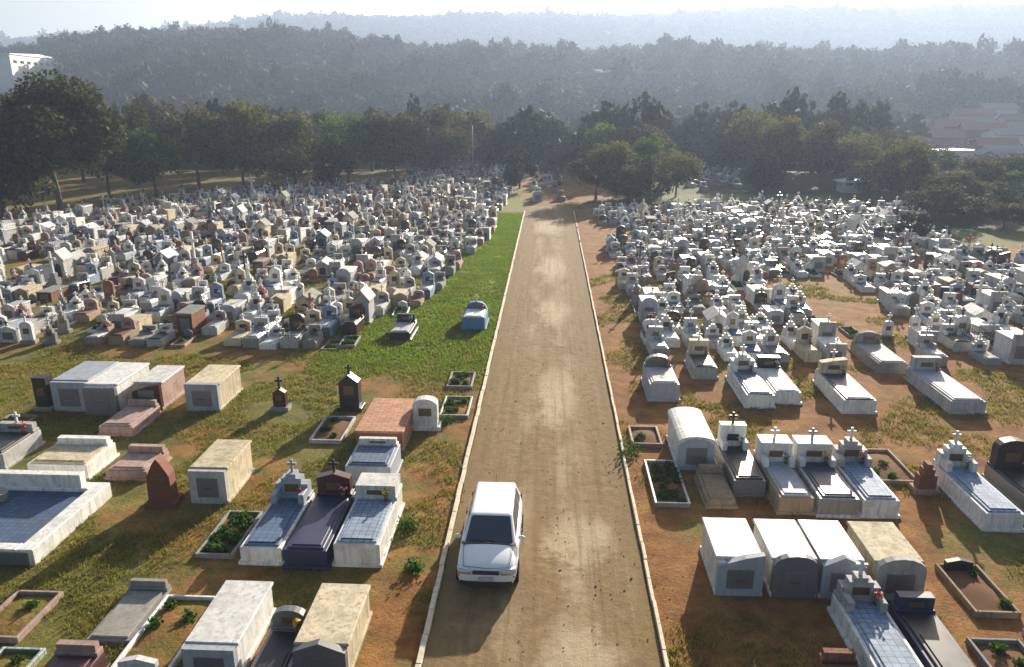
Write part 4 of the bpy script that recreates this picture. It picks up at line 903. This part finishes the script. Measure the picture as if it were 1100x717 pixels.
for s in (-1, 1):
    mb = MB(); mb.lathe([(.0, -.06), (.06, -.055), (.085, 0), (.07, .05), (0, .055)], 12); o = mb.obj('mirror', 'car_white', car, True); o.location = (s*.90, -.72, 1.0); o.rotation_euler = (R(90), 0, 0); o.scale = (1.25, .85, .8)
    for yy in (-1.24, 1.22):
        mb = MB(); mb.lathe([(.20, -.10), (.285, -.10), (.30, -.07), (.30, .07), (.285, .10), (.20, .10)], 28, 0, 0, 'x'); w_ = mb.obj('wheel', 'tyre_rubber', car, True); w_.location = (s*.755, yy, .285)
        mb = MB(); mb.lathe([(.04, -.085), (.19, -.075), (.205, -.095), (.205, .095), (.19, .075), (.04, .085)], 24, 0, 0, 'x'); r_ = mb.obj('rim', 'rim_metal', w_, True)
        mb = MB(); prof = [(.365*math.cos(t_)+0, .365*math.sin(t_)) for t_ in np.linspace(-.35, math.pi+.35, 17)]
        mb.add([(s*.835, yy+a, .285+c) for a, c in prof]+[(s*.852, yy+a, .285+c) for a, c in prof], [tuple(range(17)), tuple(range(33, 16, -1))]+[(i, i+1, 18+i, 17+i) for i in range(16)]+[(16, 0, 17, 33)])
        mb.obj('wheel_arch', 'black_plastic', car)
    mb = MB(); mb.prism_z([(s*.40, -1.955), (s*.70, -1.925), (s*.785, -1.83), (s*.80, -1.70), (s*.72, -1.72), (s*.45, -1.80)], .62, .755); mb.obj('headlight', 'lamp_glass', car, True)
    mb = MB(); mb.box(s*.745-.03, s*.745+.03, -1.875, -1.80, .50, .56, .01); mb.obj('fog_lamp', 'amber_glass', car)
    mb = MB(); mb.box(s*.70-.09, s*.70+.09, 1.84, 1.92, .62, .90, .02); mb.obj('tail_light', 'red_glass', car)
    mb = MB(); mb.tube([(s*.05, -1.0, .975), (s*.05+.10, -.93, 1.0), (s*.05-.45, -.90, 1.005)], .010, 5); mb.obj('wiper', 'black_plastic', car)
    mb = MB()
    for yy in (-.05, .85): mb.box(s*.853-.014, s*.853+.014, yy, yy+.17, .74, .765, .005)
    mb.obj('door_handle', 'black_plastic', car)
mb = MB()
for s in (-1, 1):
    mb.tube([(s*.60, -1.84, .80), (s*.66, -1.45, .905), (s*.68, -1.05, .965)], .008, 5)
mb.tube([(-.60, -1.84, .80), (0, -1.90, .79), (.60, -1.84, .80)], .008, 5); mb.obj('bonnet_seam', 'black_plastic', car)
for s in (-1, 1):
    for yy in (-.86, .16, .98):
        mb = MB(); mb.box(s*.846-.006, s*.846+.006, yy, yy+.012, .30, .90, .002); mb.obj('door_seam', 'black_plastic', car)
mb = MB(); mb.box(-.36, .36, -1.962, -1.90, .62, .73, .015); mb.obj('grille', 'black_plastic', car)
mb = MB(); mb.prism_z([(-.70, -1.905), (-.45, -1.965), (.45, -1.965), (.70, -1.905), (.66, -1.85), (-.66, -1.85)], .25, .40); mb.obj('bumper_intake', 'black_plastic', car)
mb = MB(); mb.box(-.20, .20, -1.985, -1.94, .43, .55, .008); mb.obj('licence_plate', 'plate_grey', car)
mb = MB(); mb.tube([(0, 1.45, 1.41), (0, 1.72, 1.66)], .006, 5); mb.obj('antenna', 'black_plastic', car)
mb = MB(); mb.box(-.76, .76, -1.03, -.93, .945, .965, .01); mb.obj('cowl', 'black_plastic', car)
tag(car, 'small white hatchback with dark windscreen parked on the dirt road', 'car')

# ------------------------------------------------------------------ small growth by the kerbs
for (px, py, r, lab) in [(478, 455, .32, 'small dark weed clump beside the left kerb near the framed plots'), (440, 567, .34, 'dark weed clump in dirt left of the car'), (445, 612, .26, 'small weed clump against left kerb near the car bonnet'), (676, 488, .45, 'dark green bush against the right kerb before the planted plot')]:
    x, y = P(px, py); b = MB(); cen = [(random.gauss(0, r*.5), random.gauss(0, r*.5), abs(random.gauss(0, r*.55))) for _ in range(220)]
    b.quads(cen, [random.uniform(.03, .08) for _ in cen], .1); o = b.raw('weed_clump', 'plant_leaf'); o.location = (x, y, 0); tag(o, lab, 'weeds')

# ------------------------------------------------------------------ stuff: grass, loose stones, forest
def blades(N):
    vs = np.zeros((N*3, 3)); i = 0
    cx = np.empty(N); cy = np.empty(N)
    k = 0
    while k < N:
        y = 12.5+45*random.random()**1.5; x = random.uniform(-30, 30)
        if abs(x) < 3.12 or abs(x) > 6+y*.62: continue
        if noise.noise(Vector((x*.3, y*.3, 9))) < -.08 + (.16 if x > 0 else 0): continue
        m_ = min(N-k, random.randint(5, 9)); 
        cx[k:k+m_] = x+rng.normal(0, .10, m_); cy[k:k+m_] = y+rng.normal(0, .10, m_); k += m_
    a = rng.uniform(0, 6.28, N); w = rng.uniform(.008, .018, N)*(1+cy/40); h = rng.uniform(.03, .115, N)*(1+cy/120); le = rng.normal(0, .06, (N, 2))
    vs[0::3] = np.stack([cx-np.cos(a)*w, cy-np.sin(a)*w, np.full(N, -.03)], 1); vs[1::3] = np.stack([cx+np.cos(a)*w, cy+np.sin(a)*w, np.full(N, -.03)], 1)
    vs[2::3] = np.stack([cx+le[:, 0], cy+le[:, 1], h], 1)
    return vs
def tri_mesh(name, vs, nper, mat_):
    n = len(vs)//nper; me = bpy.data.meshes.new(name); me.vertices.add(len(vs)); me.vertices.foreach_set('co', vs.astype(np.float32).ravel())
    me.loops.add(len(vs)); me.loops.foreach_set('vertex_index', np.arange(len(vs), dtype=np.int32))
    me.polygons.add(n); me.polygons.foreach_set('loop_start', np.arange(0, n*nper, nper, dtype=np.int32))
    me.update(calc_edges=True); me.materials.append(MATS[mat_]); o = bpy.data.objects.new(name, me); C.objects.link(o); return o
o = tri_mesh('grass', blades(210000), 3, 'grass_blade'); tag(o, 'patchy dry olive grass between the near graves', 'grass', kind='stuff')
NB = 95000; cy = 35.5+rng.normal(0, .9, NB)+54*rng.random(NB)**1.4; cx = -3.05-rng.random(NB)*np.interp(cy, [38, 55, 75, 95], [9, 6, 3.4, 3]); vs = np.zeros((NB*3, 3)); a = rng.uniform(0, 6.28, NB)
cl_ = rng.integers(0, NB, NB//2); cx[:NB//2] = cx[cl_]+rng.normal(0, .12, NB//2); cy[:NB//2] = cy[cl_]+rng.normal(0, .12, NB//2); pk = np.array([noise.noise(Vector((a_*1.1, b_*.8, 3)))+.6*noise.noise(Vector((a_*3, b_*3, 7))) > -.42 for a_, b_ in zip(cx, cy)]); cx, cy = cx[pk], cy[pk]; NB = len(cx); vs = vs[:NB*3]; a = a[:NB]; ok = cx < -3.05; cx = np.where(ok, cx, -3.3)
w = rng.uniform(.03, .06, NB); h = rng.uniform(.04, .14, NB); le = rng.normal(0, .08, (NB, 2))
vs[0::3] = np.stack([cx-np.cos(a)*w, cy-np.sin(a)*w, np.full(NB, -.03)], 1); vs[1::3] = np.stack([cx+np.cos(a)*w, cy+np.sin(a)*w, np.full(NB, -.03)], 1); vs[2::3] = np.stack([cx+le[:, 0], cy+le[:, 1], h], 1)
o = tri_mesh('green_grass', vs, 3, 'green_blade'); tag(o, 'vivid green grass strip between left kerb and crowded field', 'grass', kind='stuff')
b = MB()
for _ in range(700):
    y = 12.5+40*random.random()**1.6; x = random.uniform(-3.6, 3.6) if random.random() < .75 else random.uniform(3, 14)
    s = random.uniform(.012, .035)*(1.5 if random.random() < .08 else 1); z = .04 if abs(x) < 2.8 else 0
    pts_ = [(x+s*random.uniform(.6, 1.2)*dx, y+s*random.uniform(.6, 1.2)*dy, z+s*dz*.7) for dx, dy, dz in ((1, 0, 0), (0, 1, 0), (-1, 0, 0), (0, -1, 0), (0, 0, 1), (0, 0, -1))]
    b.add(pts_, [(0, 1, 4), (1, 2, 4), (2, 3, 4), (3, 0, 4), (1, 0, 5), (2, 1, 5), (3, 2, 5), (0, 3, 5)])
o = b.obj('loose_stones', 'tan_plaster'); tag(o, 'loose pale stones scattered on the dirt road', 'stones', kind='stuff')

def crown_quads(n, size):
    out = []
    ncl = 9
    cl = rng.normal(0, 1, (ncl, 3)); cl /= np.linalg.norm(cl, axis=1)[:, None]; cl *= rng.uniform(.45, .8, (ncl, 1)); cl[:, 2] = np.abs(cl[:, 2])*.9-.15
    k = rng.integers(0, ncl, n); d = rng.normal(0, 1, (n, 3)); d /= np.linalg.norm(d, axis=1)[:, None]
    c = cl[k]+d*(.42*rng.random((n, 1))**.4); c = c*np.array([.5, .5, .5])+np.array([0, 0, .55])
    nr = rng.normal(0, 1, (n, 3)); nr[:, 2] = np.abs(nr[:, 2])+.2; nr /= np.linalg.norm(nr, axis=1)[:, None]
    t = rng.normal(0, 1, (n, 3)); u = np.cross(nr, t); u /= np.linalg.norm(u, axis=1)[:, None]; v = np.cross(nr, u)
    s = size*rng.uniform(.6, 1.3, (n, 1))
    q = np.stack([c-u*s, c-v*s*.7, c+u*s, c+v*s*.7], 1)
    return q   # unit tree, n x 4 x 3
near_v = [crown_quads(420, .062) for _ in range(6)]; far_v = [crown_quads(70, .16) for _ in range(6)]
houses_xy = [at_depth(h_[0], h_[1]) for h_ in hs]
parts = []; hor = {}
y = 150.0
while y < 1650:
    step = 7.0 if y < 260 else 9.8 if y < 640 else 13.0
    x = -.85*y-20
    while x < .80*y+20:
        xx = x+random.uniform(-.45, .45)*step; yy = y+random.uniform(-.45, .45)*step; x += step
        px, py, d = project(xx, yy, 0)
        if px < -60 or px > 1160: continue
        if any((xx-a) ** 2+(yy-c) ** 2 < 9.5**2 or (abs(px-project(a, c, 0)[0]) < 26 and 0 < c-yy < 34) for a, c in houses_xy if c > 150): continue
        if px > 955 and yy < 290 and (random.random() < .93 or yy < 190): continue
        pw = project(WB[0], WB[1], 0)[0]
        if (abs(xx-WB[0]) < 20 and abs(yy-WB[1]) < 42) or (abs(px-pw) < 46 and 0 < WB[1]+30-yy < 150): continue
        z = height(xx, yy)
        if yy < 230 and noise.noise(Vector((xx*.02, yy*.02, 2))) > .32: continue
        nn = noise.noise(Vector((xx*.022, yy*.022, 6)))
        if yy > 260 and noise.noise(Vector((xx*.013, yy*.02, 12))) > .44: continue
        h = (random.uniform(6.5, 13.5)+4.5*nn)*(1.2 if yy < 640 else 1.35); w = random.uniform(.75, 1.3)*(step*1.45)
        if random.random() < .05 and yy > 300: h *= 1.45
        top = (z+h-CAM_H)/yy; bk = int(px/12)
        if top < hor.get(bk, -9)-.012: continue
        if yy > 300: hor[bk] = max(hor.get(bk, -9), (z+h*.8-CAM_H)/yy)
        q = random.choice(near_v if yy < 640 else far_v); a = random.random()*6.28; ca, sa = math.cos(a), math.sin(a)
        m_ = np.empty_like(q); m_[..., 0] = (q[..., 0]*ca-q[..., 1]*sa)*w+xx; m_[..., 1] = (q[..., 0]*sa+q[..., 1]*ca)*w+yy; m_[..., 2] = q[..., 2]*h+z-.5
        parts.append(m_.reshape(-1, 3))
    y += step
print('forest trees', len(parts))
o = tri_mesh('forest', np.concatenate(parts), 4, 'leaf_forest'); tag(o, 'hazy dark forest covering the hills behind the cemetery', 'forest', kind='stuff')

# ------------------------------------------------------------------ air
b = MB(); b.add([(x, y, z) for x in (-2600, 2600) for y in (-350, 3300) for z in (-40, 185)], [(0, 1, 3, 2), (4, 6, 7, 5), (0, 4, 5, 1), (2, 3, 7, 6), (0, 2, 6, 4), (1, 5, 7, 3)])
m = bpy.data.materials.new('haze'); m.use_nodes = True; nt = m.node_tree; nt.nodes.clear()
out = nt.nodes.new('ShaderNodeOutputMaterial'); pv = nt.nodes.new('ShaderNodeVolumePrincipled'); pv.inputs['Color'].default_value = (.42, .53, .74, 1)
pv.inputs['Density'].default_value = .00060; pv.inputs['Anisotropy'].default_value = .35; nt.links.new(pv.outputs[0], out.inputs['Volume']); MATS['haze'] = m
o = b.obj('haze', 'haze'); tag(o, 'pale morning haze filling the air over the valley', 'haze', kind='stuff')

# ------------------------------------------------------------------ light
EL, AZ = R(16.8), R(18.5)
sv = Vector((math.sin(AZ)*math.cos(EL), math.cos(AZ)*math.cos(EL), math.sin(EL)))
sl = bpy.data.lights.new('sun', 'SUN'); sl.energy = 5.0; sl.angle = R(.6); sl.color = (1, .90, .74)
so = bpy.data.objects.new('sun', sl); C.objects.link(so); so.rotation_euler = (-sv).to_track_quat('-Z', 'Y').to_euler(); so.location = (30, 100, 60)
W = bpy.data.worlds.new('World'); S.world = W; W.use_nodes = True; nt = W.node_tree
sky = nt.nodes.new('ShaderNodeTexSky'); sky.sky_type = 'NISHITA'; sky.sun_disc = False; sky.sun_elevation = EL; sky.sun_rotation = AZ; sky.air_density = 1.0; sky.dust_density = 3.0
bg = nt.nodes['Background']; nt.links.new(sky.outputs[0], bg.inputs[0]); bg.inputs[1].default_value = .05
S.view_settings.view_transform = 'Standard'; S.view_settings.look = 'None'; S.view_settings.gamma = 1; S.view_settings.exposure = 1.68
S.cycles.max_bounces = 6; S.cycles.volume_bounces = 0; S.cycles.transparent_max_bounces = 4
S.cycles.use_denoising = True
